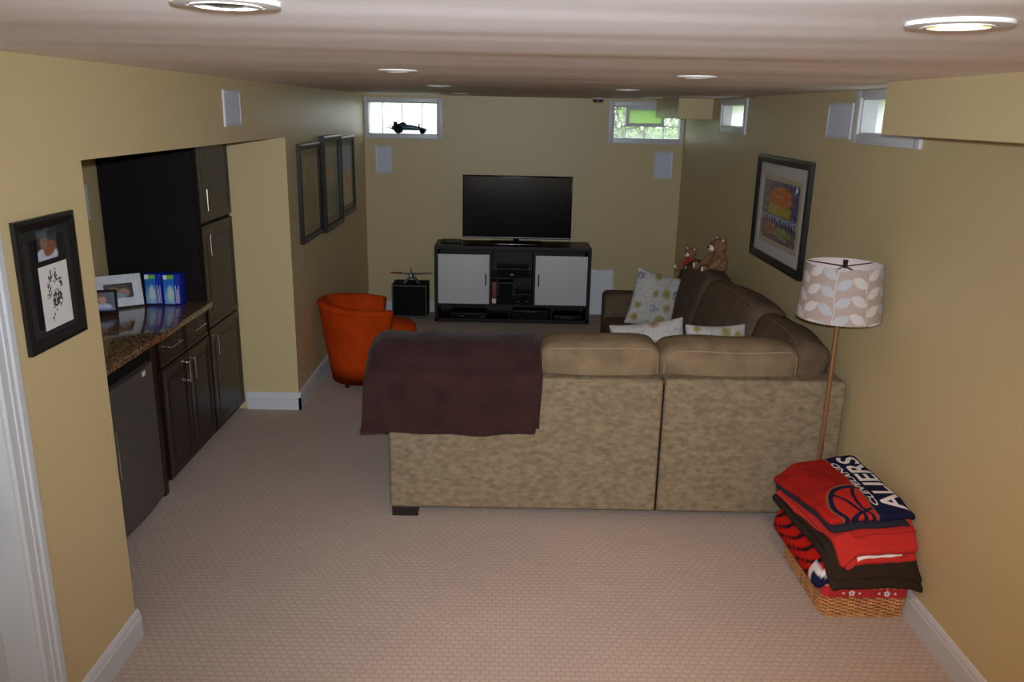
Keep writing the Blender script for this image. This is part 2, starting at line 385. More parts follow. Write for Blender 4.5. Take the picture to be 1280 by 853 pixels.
for (y0, y1, e) in ((2.205, 2.292, 1), (1.213, 1.30, -1)):
    ya, yb = (y0, y1)
    bx(cas, XL, XL + 0.012, ya, yb, 0, 2.117)
    if e > 0: bx(cas, XL, XL + 0.020, yb - 0.03, yb, 0, 2.117, 0.004); bx(cas, XL, XL + 0.016, yb - 0.055, yb - 0.036, 0, 2.117, 0.003)
    else: bx(cas, XL, XL + 0.020, ya, ya + 0.03, 0, 2.117, 0.004)
bx(cas, XL, XL + 0.018, 1.213, 2.292, 2.03, 2.117, 0.003)
bx(cas, -1.545, XL + 0.001, 2.193, 2.206, 0, 2.03); bx(cas, -1.545, XL + 0.001, 1.299, 1.312, 0, 2.03)
struct(obj('trim_3', cas, M['white_trim']))

# ------------------------------------------------------------------ windows
def window(name, axis, pos, hole, outer, sign, cols, rows, gm, depth=0.10, vent=None):
    """sign: direction from the room outward along axis"""
    u0, u1, z0, z1 = hole; o0, o1, oz0, oz1 = outer
    P = (lambda p, u, z: (p, u, z)) if axis == 'x' else (lambda p, u, z: (u, p, z))
    def B(bm, pa, pb, ua, ub, za, zb, bev=0):
        a, b = sorted((pos + sign * pa, pos + sign * pb))
        if axis == 'x': bx(bm, a, b, ua, ub, za, zb, bev)
        else: bx(bm, ua, ub, a, b, za, zb, bev)
    bm = nb()
    B(bm, -0.016, 0, o0, u0, oz0, oz1, 0.003); B(bm, -0.016, 0, u1, o1, oz0, oz1, 0.003)
    B(bm, -0.016, 0, u0, u1, z1, oz1, 0.003); B(bm, -0.016, 0, u0, u1, oz0, z0, 0.003)
    w = struct(obj(name, bm, M['white_trim'], angle=35))
    bm = nb(); t = 0.008
    B(bm, 0, depth + 0.05, u0, u0 + t, z0, z1); B(bm, 0, depth + 0.05, u1 - t, u1, z0, z1)
    B(bm, 0, depth + 0.05, u0, u1, z1 - t, z1); B(bm, 0, depth + 0.05, u0, u1, z0, z0 + t)
    obj('window_reveal', bm, M['white_trim'], w)
    us = [u0 + (u1 - u0) * c for c in cols]; zs = [z0 + (z1 - z0) * c for c in rows]
    bm = nb(); k = 0.0035
    for qi, q in enumerate(us[1:-1], 1): B(bm, depth, depth + 0.03, q - k, q + k, z0, zs[vent[1][0]] if vent and qi in vent[0][1:] else z1)
    for q in zs[1:-1]: B(bm, depth, depth + 0.03, u0, u1, q - k, q + k)
    if len(us) > 2 or len(zs) > 2: obj('glazing_joint', bm, M['white_trim'], w)
    for i in range(len(us) - 1):
        for j in range(len(zs) - 1):
            if vent and i in vent[0] and j in vent[1]: continue
            bm = nb(); nx, nz = 10, 10; a0, a1, b0, b1 = us[i] + k, us[i + 1] - k, zs[j] + k, zs[j + 1] - k
            vs = []
            for jj in range(nz + 1):
                row = []
                for ii in range(nx + 1):
                    s, tt = ii / nx, jj / nz; u = a0 + (a1 - a0) * s; z = b0 + (b1 - b0) * tt
                    e = min(s, 1 - s, tt, 1 - tt); d = 0.006 * min(1, e * 6) + 0.0025 * math.sin(s * 9 + j) * math.sin(tt * 11 + i) if len(us) > 2 else 0
                    row.append(bm.verts.new(P(pos + sign * (depth + 0.012 - d), u, z)))
                vs.append(row)
            for jj in range(nz):
                for ii in range(nx): bm.faces.new((vs[jj][ii], vs[jj][ii + 1], vs[jj + 1][ii + 1], vs[jj + 1][ii]))
            obj('glass_block' if len(us) > 2 else 'pane', bm, gm, w, smooth=True)
    if vent:
        va, vb = us[vent[0][0]], us[vent[0][-1] + 1]; za, zb = zs[vent[1][0]], zs[vent[1][-1] + 1]
        bm = nb(); f = 0.028
        B(bm, depth - 0.02, depth + 0.03, va, va + f, za, zb); B(bm, depth - 0.02, depth + 0.03, vb - f, vb, za, zb)
        B(bm, depth - 0.02, depth + 0.03, va + f, vb - f, zb - f, zb); B(bm, depth - 0.02, depth + 0.03, va + f, vb - f, za, za + f)
        obj('vent_frame', bm, M['white_trim'], w)
        bm = nb(); B(bm, depth + 0.004, depth + 0.008, va + f, vb - f, za + f, zb - f); obj('vent_pane', bm, M['vent_pane'], w)
    return w
window('window_1', 'y', YB, W1, (-1.438, -0.66, 1.762, 2.158), 1, [0, .19, .475, .76, 1], [0, 1], M['block_bright'])
window('window_2', 'y', YB, W2, (0.984, 1.738, 1.757, 2.166), 1, [0, .2, .48, .77, 1], [0, .40, 1], M['block_clear'], vent=([1, 2], [1]))
window('window_3', 'x', XR, W3, (6.19, 6.965, 1.915, 2.175), 1, [0, 1], [0, 1], M['frosted'], 0.06)
window('window_4', 'x', XR, W4, (3.53, 4.24, 1.928, 2.183), 1, [0, 1], [0, 1], M['frosted'], 0.06)

# outdoors beyond the small windows
struct(box('ground', (-12, 12, 8.62, 40, 1.3, 1.4), M['grass']))
struct(box('ground', (2.02, 14, -6, 8.6, 1.3, 1.4), M['grass']))
sh = thing('shrub', 'leafy green shrub outside, seen through the glass blocks of the right back window', 'shrub', (1.45, 10.2, 1.4))
bm = nb(); rs = random.Random(2)
for k in range(9): tube(bm, [(1.45, 10.2, 1.4), (1.45 + rs.uniform(-.3, .3), 10.2 + rs.uniform(-.2, .2), 1.75), (1.45 + rs.uniform(-.8, .8), 10.2 + rs.uniform(-.4, .4), 2.3)], [0.02, 0.014, 0.006], 5)
obj('stem', bm, M['bark'], sh)
bm = nb()
for k in range(1500):
    c = Vector((1.45 + rs.gauss(0, .42), 10.2 + rs.gauss(0, .28), 1.42 + abs(rs.gauss(.42, .36)))); c.z = max(1.43, c.z)
    a = Vector((rs.uniform(-1, 1), rs.uniform(-1, 1), rs.uniform(-1, 1))).normalized(); b = a.orthogonal().normalized(); L = rs.uniform(.04, .07)
    q = [c - a * L, c + b * L * .5, c + a * L, c - b * L * .5]; bm.faces.new([bm.verts.new(v) for v in q])
o = obj('foliage', bm, M['leaf'], sh); o['kind'] = 'stuff'

# ------------------------------------------------------------------ ceiling fixtures
def downlight(x, y, label, lit=False, group='recessed ceiling lights'):
    t = thing('recessed_light', label, 'ceiling light', (x, y, ZC), group)
    bm = nb(); lathe(bm, [(.0715, ZC), (.072, ZC - 0.004), (.0705, ZC - 0.0055), (.052, ZC - 0.0065), (.049, ZC - 0.004), (.049, ZC)], x, y, 44, False, False)
    obj('trim_ring', bm, M['can_white'], t, angle=30)
    bm = nb(); lathe(bm, [(.0487, ZC - 0.003), (.0475, ZC - 0.0075), (.042, ZC - 0.0078), (.038, ZC - 0.002)], x, y, 36, False, False); obj('eyeball_rim', bm, M['can_white'], t, angle=30)
    bm = nb(); lathe(bm, [(0.001, ZC - 0.007), (0.016, ZC - 0.0065), (0.029, ZC - 0.005), (.038, ZC - 0.002)], x, y, 28, False, False)
    obj('bulb', bm, M['can_lit'] if lit else M['can_dark'], t, smooth=True)
    if lit:
        d = bpy.data.lights.new('bulb_light', 'SPOT'); d.energy = 70; d.color = (1.0, 0.58, 0.30); d.spot_size = math.radians(95); d.spot_blend = 1.0; d.shadow_soft_size = 0.04
        lo = bpy.data.objects.new('bulb_light', d); C.objects.link(lo); lo.location = (0, 0, -0.05); lo.rotation_euler = (math.radians(30), 0, math.radians(-10)); lo.parent = t
    return t
downlight(-0.385, 1.185, 'unlit white recessed ceiling light at the top left, nearest above the camera')
downlight(0.64, 1.245, 'lit recessed ceiling light glowing warm at the top right', True)
downlight(-0.405, 3.10, 'unlit recessed ceiling light, second along the left row')
downlight(-0.415, 5.0, 'unlit recessed ceiling light, third along the left row')
downlight(-0.41, 7.0, 'unlit recessed ceiling light farthest back in the left row, near the left window')
downlight(0.675, 3.10, 'unlit recessed ceiling light, second along the right row')
downlight(0.69, 5.0, 'unlit recessed ceiling light, third along the right row')
downlight(1.2, 7.1, 'unlit recessed ceiling light in front of the right back window')
sd = thing('smoke_detector', 'small round dark smoke detector on the ceiling by the back wall', 'smoke detector', (0.83, 8.0, ZC))
bm = nb(); lathe(bm, [(0.062, ZC), (0.062, ZC - 0.008), (0.055, ZC - 0.012)], 0.83, 8.0, 28, False, True); obj('base_plate', bm, M['white'], sd, angle=40)
bm = nb(); lathe(bm, [(0.052, ZC - 0.012), (0.05, ZC - 0.034), (0.03, ZC - 0.04)], 0.83, 8.0, 28, True, True); obj('cover', bm, M['can_dark'], sd, angle=40)

# ------------------------------------------------------------------ in-wall speakers
def wall_speaker(label, B, w, h):
    t = thing('wall_speaker', label, 'speaker', B.translation, 'white in-wall speakers')
    bm = nb(); frame_rails(bm, w, h, 0.014, 0, 0.010, B, 0.002); obj('speaker_frame', bm, M['white_trim'], t)
    bm = nb(); vs = [bm.verts.new(B @ Vector(p)) for p in ((.014, .014, .006), (w - .014, .014, .006), (w - .014, h - .014, .006), (.014, h - .014, .006))]; bm.faces.new(vs)
    r = bmesh.ops.extrude_face_region(bm, geom=bm.faces[:]); dn = B.to_3x3() @ Vector((0, 0, -0.0055))
    for v in [g for g in r['geom'] if isinstance(g, bmesh.types.BMVert)]: v.co += dn
    obj('speaker_grille', bm, M['grille'], t)
wall_speaker('white in-wall speaker high on the left wall above the cabinet alcove', basis((XL, 4.27, 1.945), (0, 1, 0), (0, 0, 1), (1, 0, 0)), 0.26, 0.18)
wall_speaker('white in-wall speaker on the back wall below the left window', basis((-1.334, YB, 1.422), (1, 0, 0), (0, 0, 1), (0, -1, 0)), 0.172, 0.272)
wall_speaker('white in-wall speaker on the back wall below the right window', basis((1.456, YB, 1.422), (1, 0, 0), (0, 0, 1), (0, -1, 0)), 0.19, 0.268)
wall_speaker('white in-wall speaker high on the right wall between two small windows', basis((XR, 4.285, 1.945), (0, 1, 0), (0, 0, 1), (-1, 0, 0)), 0.325, 0.18)

# ------------------------------------------------------------------ framed pictures
def picture(name, label, B, w, h, bw, depth, group, mat_w, mat_col, art, matb=None, cat='picture', fmat=None):
    t = thing(name, label, cat, B.translation, group)
    bm = nb(); frame_rails(bm, w, h, bw, 0, depth, B, 0.006); obj('picture_frame', bm, fmat or M['frame_black'], t)
    mm = mat('mat_board', srgb(*mat_col), 0.8)
    bm = nb(); frame_rails(bm, w - 2 * bw + .002, h - 2 * bw + .002, mat_w, depth * .3, depth * .3 + .004, B @ Matrix.Translation((bw - .001, bw - .001, 0)), 0.0)
    obj('mat_board', bm, mm, t)
    for (name2, x0, y0, aw, ah, fn) in art: art_grid(name2, aw, ah, depth * .3 + .002, B, fn, M['photo'], t, x0=x0, y0=y0, nx=60, ny=80)
    return t

def baby_photo(s, t):
    c = blank(s, (40, 42, 48)); c = put(c, pnoise(s, t, 3, 3) - .2, (70, 76, 88))
    c = put(c, soft(ell(s, t, .45, .12, .55, .3), .2), (176, 176, 190)); c = put(c, soft(ell(s, t, .62, .35, .32, .22, .5), .2), (122, 76, 52))
    c = put(c, soft(ell(s, t, .36, .55, .18, .24), .15), (126, 92, 78)); c = put(c, soft(ell(s, t, .3, .82, .25, .12), .3), (74, 82, 84)); return c
def ink_prints(s, t):
    c = blank(s, (212, 208, 204)); r = np.random.RandomState(5)
    for (cs, ct, a, b, an) in ((.38, .82, .10, .06, .9), (.56, .80, .09, .05, -1.0), (.30, .62, .06, .10, .2), (.25, .52, .05, .04, 0), (.70, .68, .07, .08, .7), (.52, .46, .15, .12, .3), (.47, .38, .12, .06, .4), (.66, .42, .05, .12, -.2), (.45, .26, .03, .02, .5), (.35, .2, .05, .025, .6), (.32, .14, .025, .04, .6), (.55, .93, .04, .02, -.7), (.5, .72, .05, .03, .1)):
        m_ = soft(ell(s, t, cs, ct, a, b, an), .5) * (pnoise(s, t, 16, int(cs * 90)) > .42); c = put(c, m_ * .85, (28, 26, 28))
    return c
pw, ph = 0.335, 0.405
Bp = basis((XL + 0.001, 2.363, 1.305), (0, 1, 0), (0, 0, 1), (1, 0, 0))
t = picture('framed_keepsake', 'black framed keepsake, small photo above ink prints, on the near left wall', Bp, pw, ph, 0.035, 0.016, None, 0.03, (20, 19, 22),
            [('mat_backing', .05, .05, pw - .1, ph - .1, lambda s, t: blank(s, (22, 21, 24)))])
art_grid('photo', .115, .095, .0105, Bp, baby_photo, M['photo'], t, 50, 40, .105, .272)
art_grid('ink_print_sheet', .165, .20, .0105, Bp, ink_prints, M['photo'], t, 110, 130, .095, .055)

def p_a(s, t):
    c = blank(s, (118, 104, 66)); c = put(c, pnoise(s, t, 3, 1) * .8, (146, 128, 80)); c = put(c, soft(ell(s, t, .5, .35, .35, .3), .6) * .6, (122, 86, 46)); return put(c, soft(np.abs(s - .5) - .02, .02) * .4, (150, 140, 110))
def p_b(s, t):
    c = blank(s, (122, 128, 102)); c = put(c, soft(t - .38, .2), (82, 92, 66)); c = put(c, soft(ell(s, t, .45, .64, .25, .09), .8), (196, 118, 48)); c = put(c, soft(ell(s, t, .5, .25, .35, .16), .6) * .7, (60, 70, 52)); return c
def p_c(s, t):
    c = blank(s, (134, 136, 152)); c = put(c, soft(t - .6, .05), (168, 150, 118)); c = put(c, soft(ell(s, t, .5, .4, .3, .1), .6), (204, 120, 60)); c = put(c, soft(np.abs(np.sin(s * 20)) - .3, .3) * (t > .62) * .4, (110, 114, 140)); return c
for (nm, lb, y0, z0, w, h, d, fn) in (
    ('framed_print', 'tall black framed print in olive and ochre, leftmost of the three on the left wall', 5.66, 1.125, 0.62, 0.68, 0.03, p_a),
    ('framed_print', 'green black-framed print with orange spot, middle of three on the left wall', 6.325, 1.112, 0.66, 0.728, 0.05, p_b),
    ('framed_print', 'black framed print, blue-grey over sand, rightmost of the three on the left wall', 7.06, 1.135, 0.60, 0.68, 0.03, p_c)):
    B_ = basis((XL + 0.001, y0, z0), (0, 1, 0), (0, 0, 1), (1, 0, 0))
    picture(nm, lb, B_, w, h, 0.04, d, 'three framed prints on the left wall', 0.05, (150, 140, 108), [('print', .085, .085, w - .17, h - .17, fn)])

def p_right(s, t):
    c = blank(s, (96, 84, 108)); c = put(c, soft(.18 - s, .2) * 0 + soft(s - .2, .3), (122, 104, 118)); c = put(c, soft(.75 - s, .2), (70, 64, 110))
    c = put(c, soft(ell(s, t, .5, .72, .34, .2, .1), .15), (204, 104, 36)); c = put(c, soft(np.abs(s - .5) - .32, .05) * soft(np.abs(t - .52) - .08, .03), (176, 160, 36))
    c = put(c, soft(np.abs(t - .37) - .05, .02), (150, 158, 184))
    for k in range(12):
        cx = .08 + k * .08; c = put(c, soft(ell(s, t, cx, .33 + .02 * math.sin(k * 2.3), .018, .06), .4), (30, 28, 48)); c = put(c, soft(ell(s, t, cx, .40 + .02 * math.sin(k * 2.3), .014, .014), .4), (200, 190, 210))
    c = put(c, soft(t - .24, .1) * .8, (124, 82, 96)); c = put(c, soft(ell(s, t, .6, .17, .3, .08), .8), (130, 150, 60)); c = put(c, soft(ell(s, t, .25, .2, .15, .1), .8), (170, 90, 80)); return put(c, (pnoise(s, t, 9, 8) - .6) * 1.5, (190, 180, 180))
def p_right_border(s, t): return blank(s, (184, 172, 140))
Br = basis((XR - 0.001, 5.735, 1.12), (0, -1, 0), (0, 0, 1), (-1, 0, 0))
t = picture('framed_print', 'large black framed abstract print with orange block on the right wall above the sofa', Br, 1.02, 0.685, 0.05, 0.03, None, 0.075, (196, 190, 182), [('print_border', .125, .125, .77, .435, p_right_border)])
art_grid('print', .68, .375, .0125, Br, p_right, M['photo'], t, 120, 70, .17, .155)

# ------------------------------------------------------------------ cabinets in the alcove
XF = -1.81
def bar_handle(parent, a, b, off=(0.022, 0, 0), r=0.0045):
    a = Vector(a); b = Vector(b); o_ = Vector(off); bm = nb(); d = (b - a).normalized() * 0.012
    cyl(bm, a + o_, b + o_, r, seg=8); cyl(bm, a + d, a + d + o_, r * .8, seg=8); cyl(bm, b - d, b - d + o_, r * .8, seg=8)
    return obj('handle', bm, M['steel'], parent, angle=40)
def panel_door(parent, y0, y1, z0, z1, name='door', x=XF, m=None, rail=0.055):
    m = m or M['espresso']; bm = nb(); bx(bm, x - 0.018, x - 0.006, y0, y1, z0, z1)
    frame_rails(bm, y1 - y0, z1 - z0, rail, -0.012, 0.0, basis((x, y0, z0), (0, 1, 0), (0, 0, 1), (1, 0, 0)), 0.005)
    if z1 - z0 > .2 and y1 - y0 > .2:
        bx(bm, x - 0.007, x - 0.003, y0 + rail + .03, y1 - rail - .03, z0 + rail + .03, z1 - rail - .03, 0.002)
    return obj(name, bm, m, parent)

bc = thing('base_cabinet', 'dark espresso base cabinet with two drawers above two doors, under the granite counter', 'cabinet', (-2.1, 4.47, 0))
bm = nb(); bx(bm, -2.385, XF - 0.02, 4.10, 4.822, 0.09, 0.872); bx(bm, -2.385, XF - 0.075, 4.10, 4.822, 0.0, 0.09); obj('cabinet_body', bm, M['espresso_dark'], bc)
for (y0, y1) in ((4.11, 4.46), (4.47, 4.815)):
    d = panel_door(bc, y0, y1, 0.705, 0.862, 'drawer', rail=0.02); bar_handle(d, (XF, (y0 + y1) / 2 - .085, .795), (XF, (y0 + y1) / 2 + .085, .795))
    d = panel_door(bc, y0, y1, 0.045 + .02, 0.695, 'door'); yh = y1 - .03 if y0 < 4.3 else y0 + .045; bar_handle(d, (XF, yh, .525), (XF, yh, .655))

tc_ = thing('tall_cabinet', 'tall dark espresso pantry cabinet with three stacked doors at the end of the counter', 'cabinet', (-2.1, 5.11, 0))
bm = nb(); bx(bm, -2.385, XF - 0.02, 4.83, 5.40, 0.07, 2.15); bx(bm, -2.385, XF - 0.06, 4.84, 5.40, 0.0, 0.07); obj('cabinet_body', bm, M['espresso_dark'], tc_)
for (z0, z1, h0, h1) in ((0.06, 0.722, .545, .675), (0.732, 1.352, 1.17, 1.30), (1.372, 2.14, 1.44, 1.567)):
    d = panel_door(tc_, 4.84, 5.392, z0, z1, 'door'); bar_handle(d, (XF, 4.915, h0), (XF, 4.915, h1))

fp = tag(box('filler_panel', (-2.38, XF - 0.015, 4.045, 4.092, 0.0, 0.872), M['espresso']), 'narrow dark espresso panel between fridge and base cabinet', 'cabinet panel')

fr = thing('mini_fridge', 'dark stainless under-counter refrigerator in the left alcove, next to the wall opening', 'refrigerator', (-2.1, 3.77, 0))
bm = nb(); bx(bm, -2.37, -1.87, 3.46, 4.03, 0.015, 0.855, 0.006); obj('body', bm, M['black_matte'], fr, angle=35)
bm = nb()   # slightly bowed door
N = 12; rows = []
for z in (0.03, 0.775):
    F_ = []; 
    for i in range(N + 1):
        s = i / N; F_.append(bm.verts.new((-1.818 + 0.018 * math.sin(PI * s), 3.47 + 0.55 * s, z)))
    Bk = [bm.verts.new((-1.868, 3.47 + 0.55 * i / N, z)) for i in range(N + 1)]; rows.append((F_, Bk))
(F0, B0), (F1, B1) = rows
for i in range(N):
    bm.faces.new((F0[i], F0[i + 1], F1[i + 1], F1[i])); bm.faces.new((B0[i], B1[i], B1[i + 1], B0[i + 1])); bm.faces.new((F0[i], B0[i], B0[i + 1], F0[i + 1])); bm.faces.new((F1[i], F1[i + 1], B1[i + 1], B1[i]))
bm.faces.new((F0[0], F1[0], B1[0], B0[0])); bm.faces.new((F0[N], B0[N], B1[N], F1[N]))
fd = obj('door', bm, M['fridge'], fr, angle=40)
box('badge', (-1.8075, -1.804, 3.872, 3.91, 0.738, 0.762), M['letter'], fd)
bar_handle(fd, (-1.812, 3.50, .36), (-1.812, 3.50, .60), (0.03, 0, 0), .008)
box('top_grille', (-1.868, -1.822, 3.47, 4.02, 0.787, 0.85), M['black_matte'], fr, 0.004)

ct = thing('countertop', 'speckled brown granite countertop over the fridge and base cabinets', 'countertop', (-2.1, 4, 0.87))
bm = nb(); bx(bm, -2.398, -1.775, 2.83, 4.826, 0.874, 0.906, 0.005); obj('granite_slab', bm, M['granite'], ct, angle=35)
pf = tag(box('cabinet_side_panel', (-2.38, XF - 0.015, 2.84, 3.44, 0.0, 0.872), M['espresso']), 'dark cabinet unit under the counter, hidden left of the fridge', 'cabinet panel')

# paper sheet hanging on the alcove wall
o = box('wall_note', (-2.398, -2.392, 4.52, 4.71, 1.40, 1.60), M['white']); tag(o, 'pale sheet of paper hanging on the alcove back wall', 'paper')

# photo frames on the counter
def dark_photo(s, t):
    c = blank(s, (34, 36, 40)); c = put(c, soft(ell(s, t, .45, .2, .42, .22), .3), (160, 168, 190)); c = put(c, soft(ell(s, t, .48, .58, .15, .24), .2), (188, 118, 92)); c = put(c, soft(ell(s, t, .48, .83, .14, .09), .4), (96, 40, 34)); return put(c, soft(t - .12, .1), (88, 78, 140))
def couple_photo(s, t):
    c = blank(s, (44, 36, 34)); c = put(c, soft(ell(s, t, .66, .35, .22, .3), .3), (150, 112, 100)); c = put(c, soft(ell(s, t, .35, .6, .2, .15), .4), (120, 88, 60)); c = put(c, soft(ell(s, t, .5, .12, .25, .2), .4), (110, 150, 168)); return put(c, (pnoise(s, t, 5, 2) - .5), (100, 80, 70))
def counter_frame(name, label, px, py, ang, w, h, bw, lean, fm, fn):
    u = Vector((math.cos(ang), math.sin(ang), 0)); nn = Vector((math.sin(ang), -math.cos(ang), 0)); v = Vector((0, 0, 1)) * math.cos(lean) - nn * math.sin(lean); n3 = u.cross(v)
    B_ = basis((px, py, 0.908), u, v, n3); t = thing(name, label, 'photo frame', B_.translation, 'photo frames on the counter')
    bm = nb(); frame_rails(bm, w, h, bw, -0.01, 0.006, B_, 0.003); obj('picture_frame', bm, fm, t)
    bm = nb(); vs = [B_ @ Vector(p) for p in ((w * .4, h * .7, -.01), (w * .6, h * .7, -.01))]; 
    f1 = B_ @ Vector((w * .45, 0, -.08)); f2 = B_ @ Vector((w * .55, 0, -.08)); f1.z = f2.z = .908
    A = [vs[0], vs[1], f2, f1]; vv = [bm.verts.new(q) for q in A] + [bm.verts.new(q - nn * .003) for q in A]
    for q in ((0, 1, 2, 3), (4, 7, 6, 5), (0, 4, 5, 1), (1, 5, 6, 2), (2, 6, 7, 3), (3, 7, 4, 0)): bm.faces.new([vv[i] for i in q])
    obj('easel_back', bm, M['black_matte'], t)
    art_grid('photo', w - 2 * bw + .004, h - 2 * bw + .004, 0.001, B_, fn, M['photo'], t, 50, 40, bw - .002, bw - .002)
counter_frame('photo_frame', 'wide whitewashed photo frame on the granite counter', -2.345, 4.565, 0.62, 0.255, 0.185, 0.05, 0.22, M['white_frame'], couple_photo)
counter_frame('photo_frame', 'small black photo frame with a child portrait, in front of the white frame', -2.335, 4.455, 0.35, 0.150, 0.130, 0.014, 0.2, M['frame_black'], dark_photo)
def box_front(s, t):
    c = blank(s, (40, 110, 190)); c = put(c, soft(t - .45, .4), (120, 160, 200)); c = put(c, soft(ell(s, t, .6, .35, .3, .28), .6), (190, 200, 205)); c = put(c, (t > .86) * 1., (110, 190, 60)); return put(c, ((t > .84) & (s < .36)) * 1., (220, 225, 230))
for (px, lb) in ((-2.128, 'blue and white carton on the counter, left of the pair'), (-2.02, 'blue and white carton on the counter, right of the pair beside the tall cabinet')):
    t = thing('carton', lb, 'box', (px, 4.75, 0.906), 'pair of blue cartons on the counter')
    box('carton_body', (px, px + .098, 4.725, 4.81, 0.907, 1.088), M['blue_box'], t, 0.002)
    art_grid('front_label', .062, .172, .0015, basis((px + .002, 4.7245, .911), (1, 0, 0), (0, 0, 1), (0, -1, 0)), box_front, M['photo'], t, 24, 50)
    for k in range(3): box('side_stripe', (px + .070 + k * .008, px + .073 + k * .008, 4.7225, 4.7245, .915, 1.02 if k != 1 else 1.0), M['letter'], t)

# ------------------------------------------------------------------ television and console
tv = thing('television', 'flat black television standing on the dark console', 'television', (0.09, 8.12, 0.755))
bm = nb(); bx(bm, -0.445, 0.632, 8.10, 8.135, 0.832, 1.442, 0.004); bx(bm, -.2, .4, 8.13, 8.16, .9, 1.3, .01); obj('tv_housing', bm, M['black_gloss'], tv, angle=35)
box('screen', (-0.432, 0.619, 8.097, 8.1005, 0.852, 1.430), mat('tv_glass', srgb(12, 12, 14), 0.16), tv)
box('lower_bezel', (-0.445, 0.632, 8.094, 8.101, 0.832, 0.843), M['silver'], tv)
for z_ in (1.4415, 0.8335):
    bm = nb(); cyl(bm, (-0.444, 8.098, z_), (0.631, 8.098, z_), 0.0045, seg=24); obj('polished_edge', bm, M['black_gloss'], tv, smooth=True)
bm = nb(); cyl(bm, (0.09, 8.14, 0.788), (0.09, 8.125, 0.86), 0.03, seg=16); obj('stand_neck', bm, M['black_gloss'], tv, angle=40)
bm = nb(); rbox(bm, 0.52, 0.22, 0.016, 0.008, 0.1, lambda p: Vector((p.x + .09, p.y + 8.13, p.z + .784))); obj('stand_base', bm, M['black_gloss'], tv, angle=40)

YC = 7.94
cs = thing('tv_console', 'wide dark wood media console with two grey doors and open middle shelves', 'console', (0.06, 8.15, 0))
bm = nb(); x0, x1 = -0.712, 0.832
bx(bm, x0, x1, YC, 8.36, 0.735, 0.770, 0.003); bx(bm, x0, x0 + .03, YC, 8.36, 0.012, 0.735); bx(bm, x1 - .03, x1, YC, 8.36, 0.012, 0.735)
bx(bm, x0, x1, YC, 8.36, 0.012, 0.040); bx(bm, x0 + .03, x1 - .03, YC + .005, 8.36, 0.168, 0.192); bx(bm, x0, x1, 8.345, 8.36, .012, .735)
bx(bm, -0.165, -0.148, YC + .005, 8.35, 0.19, 0.735); bx(bm, 0.262, 0.279, YC + .005, 8.35, 0.19, 0.735)
bx(bm, -.705, .825, 7.95, 8.35, 0.0, 0.012)
obj('console_body', bm, M['console_wood'], cs)
box('shelf', (-0.148, 0.262, YC + .01, 8.345, 0.448, 0.462), M['console_wood'], cs)
for xd in (0.03, 0.445): box('divider', (xd, xd + .012, YC + .006, 8.345, 0.040, 0.168), M['console_wood'], cs)
for (a, b, hx) in ((-0.676, -0.170, -0.205), (0.284, 0.796, 0.318)):
    d = box('door', (a, b, YC - 0.012, YC + 0.004, 0.196, 0.690), M['frost'], cs, 0.002)
    bar_handle(d, (hx, YC - .012, 0.385), (hx, YC - .012, 0.505), (0, -0.016, 0), 0.006).data.materials[0] = M['frame_black']
bd = mat('red_binding', srgb(120, 34, 28), 0.5)
t = thing('binder', 'red upright case with a white label on the console shelf', 'binder', (-0.115, 8.0, .19)); box('cover', (-0.142, -0.098, 7.96, 8.16, 0.193, 0.412), bd, t, 0.002); box('label', (-0.140, -0.100, 7.9575, 7.9605, 0.20, 0.245), M['letter'], t)
def av_box(name, label, dims, leds=(), m=None):
    t = thing(name, label, 'electronics', ((dims[0] + dims[1]) / 2, dims[2], dims[4]), 'black electronics in the console')
    box('housing', dims, m or M['black'], t, 0.003)
    box('front_panel', (dims[0] + .008, dims[1] - .008, dims[2] - .003, dims[2] + .001, dims[4] + .008, dims[5] - .008), M['black_matte'], t)
    for (lx, lz, lw, lh) in leds: box('indicator', (lx, lx + lw, dims[2] - .0045, dims[2] - .002, lz, lz + lh), M['silver'], t)
av_box('game_console', 'black electronics box with one pale indicator on the middle shelf', (-0.10, 0.22, 8.0, 8.28, 0.463, 0.545), ((0.04, 0.478, .03, .012),))
av_box('receiver', 'tall black device right of the red case, below the middle shelf', (-0.08, 0.07, 7.99, 8.25, 0.193, 0.405))
av_box('disc_player', 'squat black device at the right of the lower middle shelf', (0.09, 0.25, 7.99, 8.25, 0.193, 0.29), ((0.11, 0.21, .02, .006), (0.2, 0.21, .02, .006)))
av_box('set_top_box', 'low black set-top box in the left bottom bay of the console', (-0.55, -0.2, 7.97, 8.2, 0.041, 0.09), ((-0.46, 0.06, .04, .006), (-0.25, .055, .03, .006)))
av_box('set_top_box', 'black set-top box with a row of marks in the centre bottom bay', (0.07, 0.42, 7.97, 8.2, 0.041, 0.125), tuple((0.2 + k * .026, 0.108, .012, .005) for k in range(4)))
av_box('set_top_box', 'flat black set-top box in the right bottom bay of the console', (0.49, 0.76, 7.97, 8.2, 0.041, 0.08), ((0.55, 0.056, .1, .004), (0.68, .056, .008, .008)))
av_box('media_player', 'thin black box on the console top left of the television', (-0.66, -0.47, 8.10, 8.28, 0.771, 0.79))
bm = nb(); cyl(bm, (-0.40, 8.02, .779), (-0.25, 8.05, .779), .008, seg=8); tag(obj('remote_control', bm, M['black']), 'small dark remote on the console under the television', 'remote')

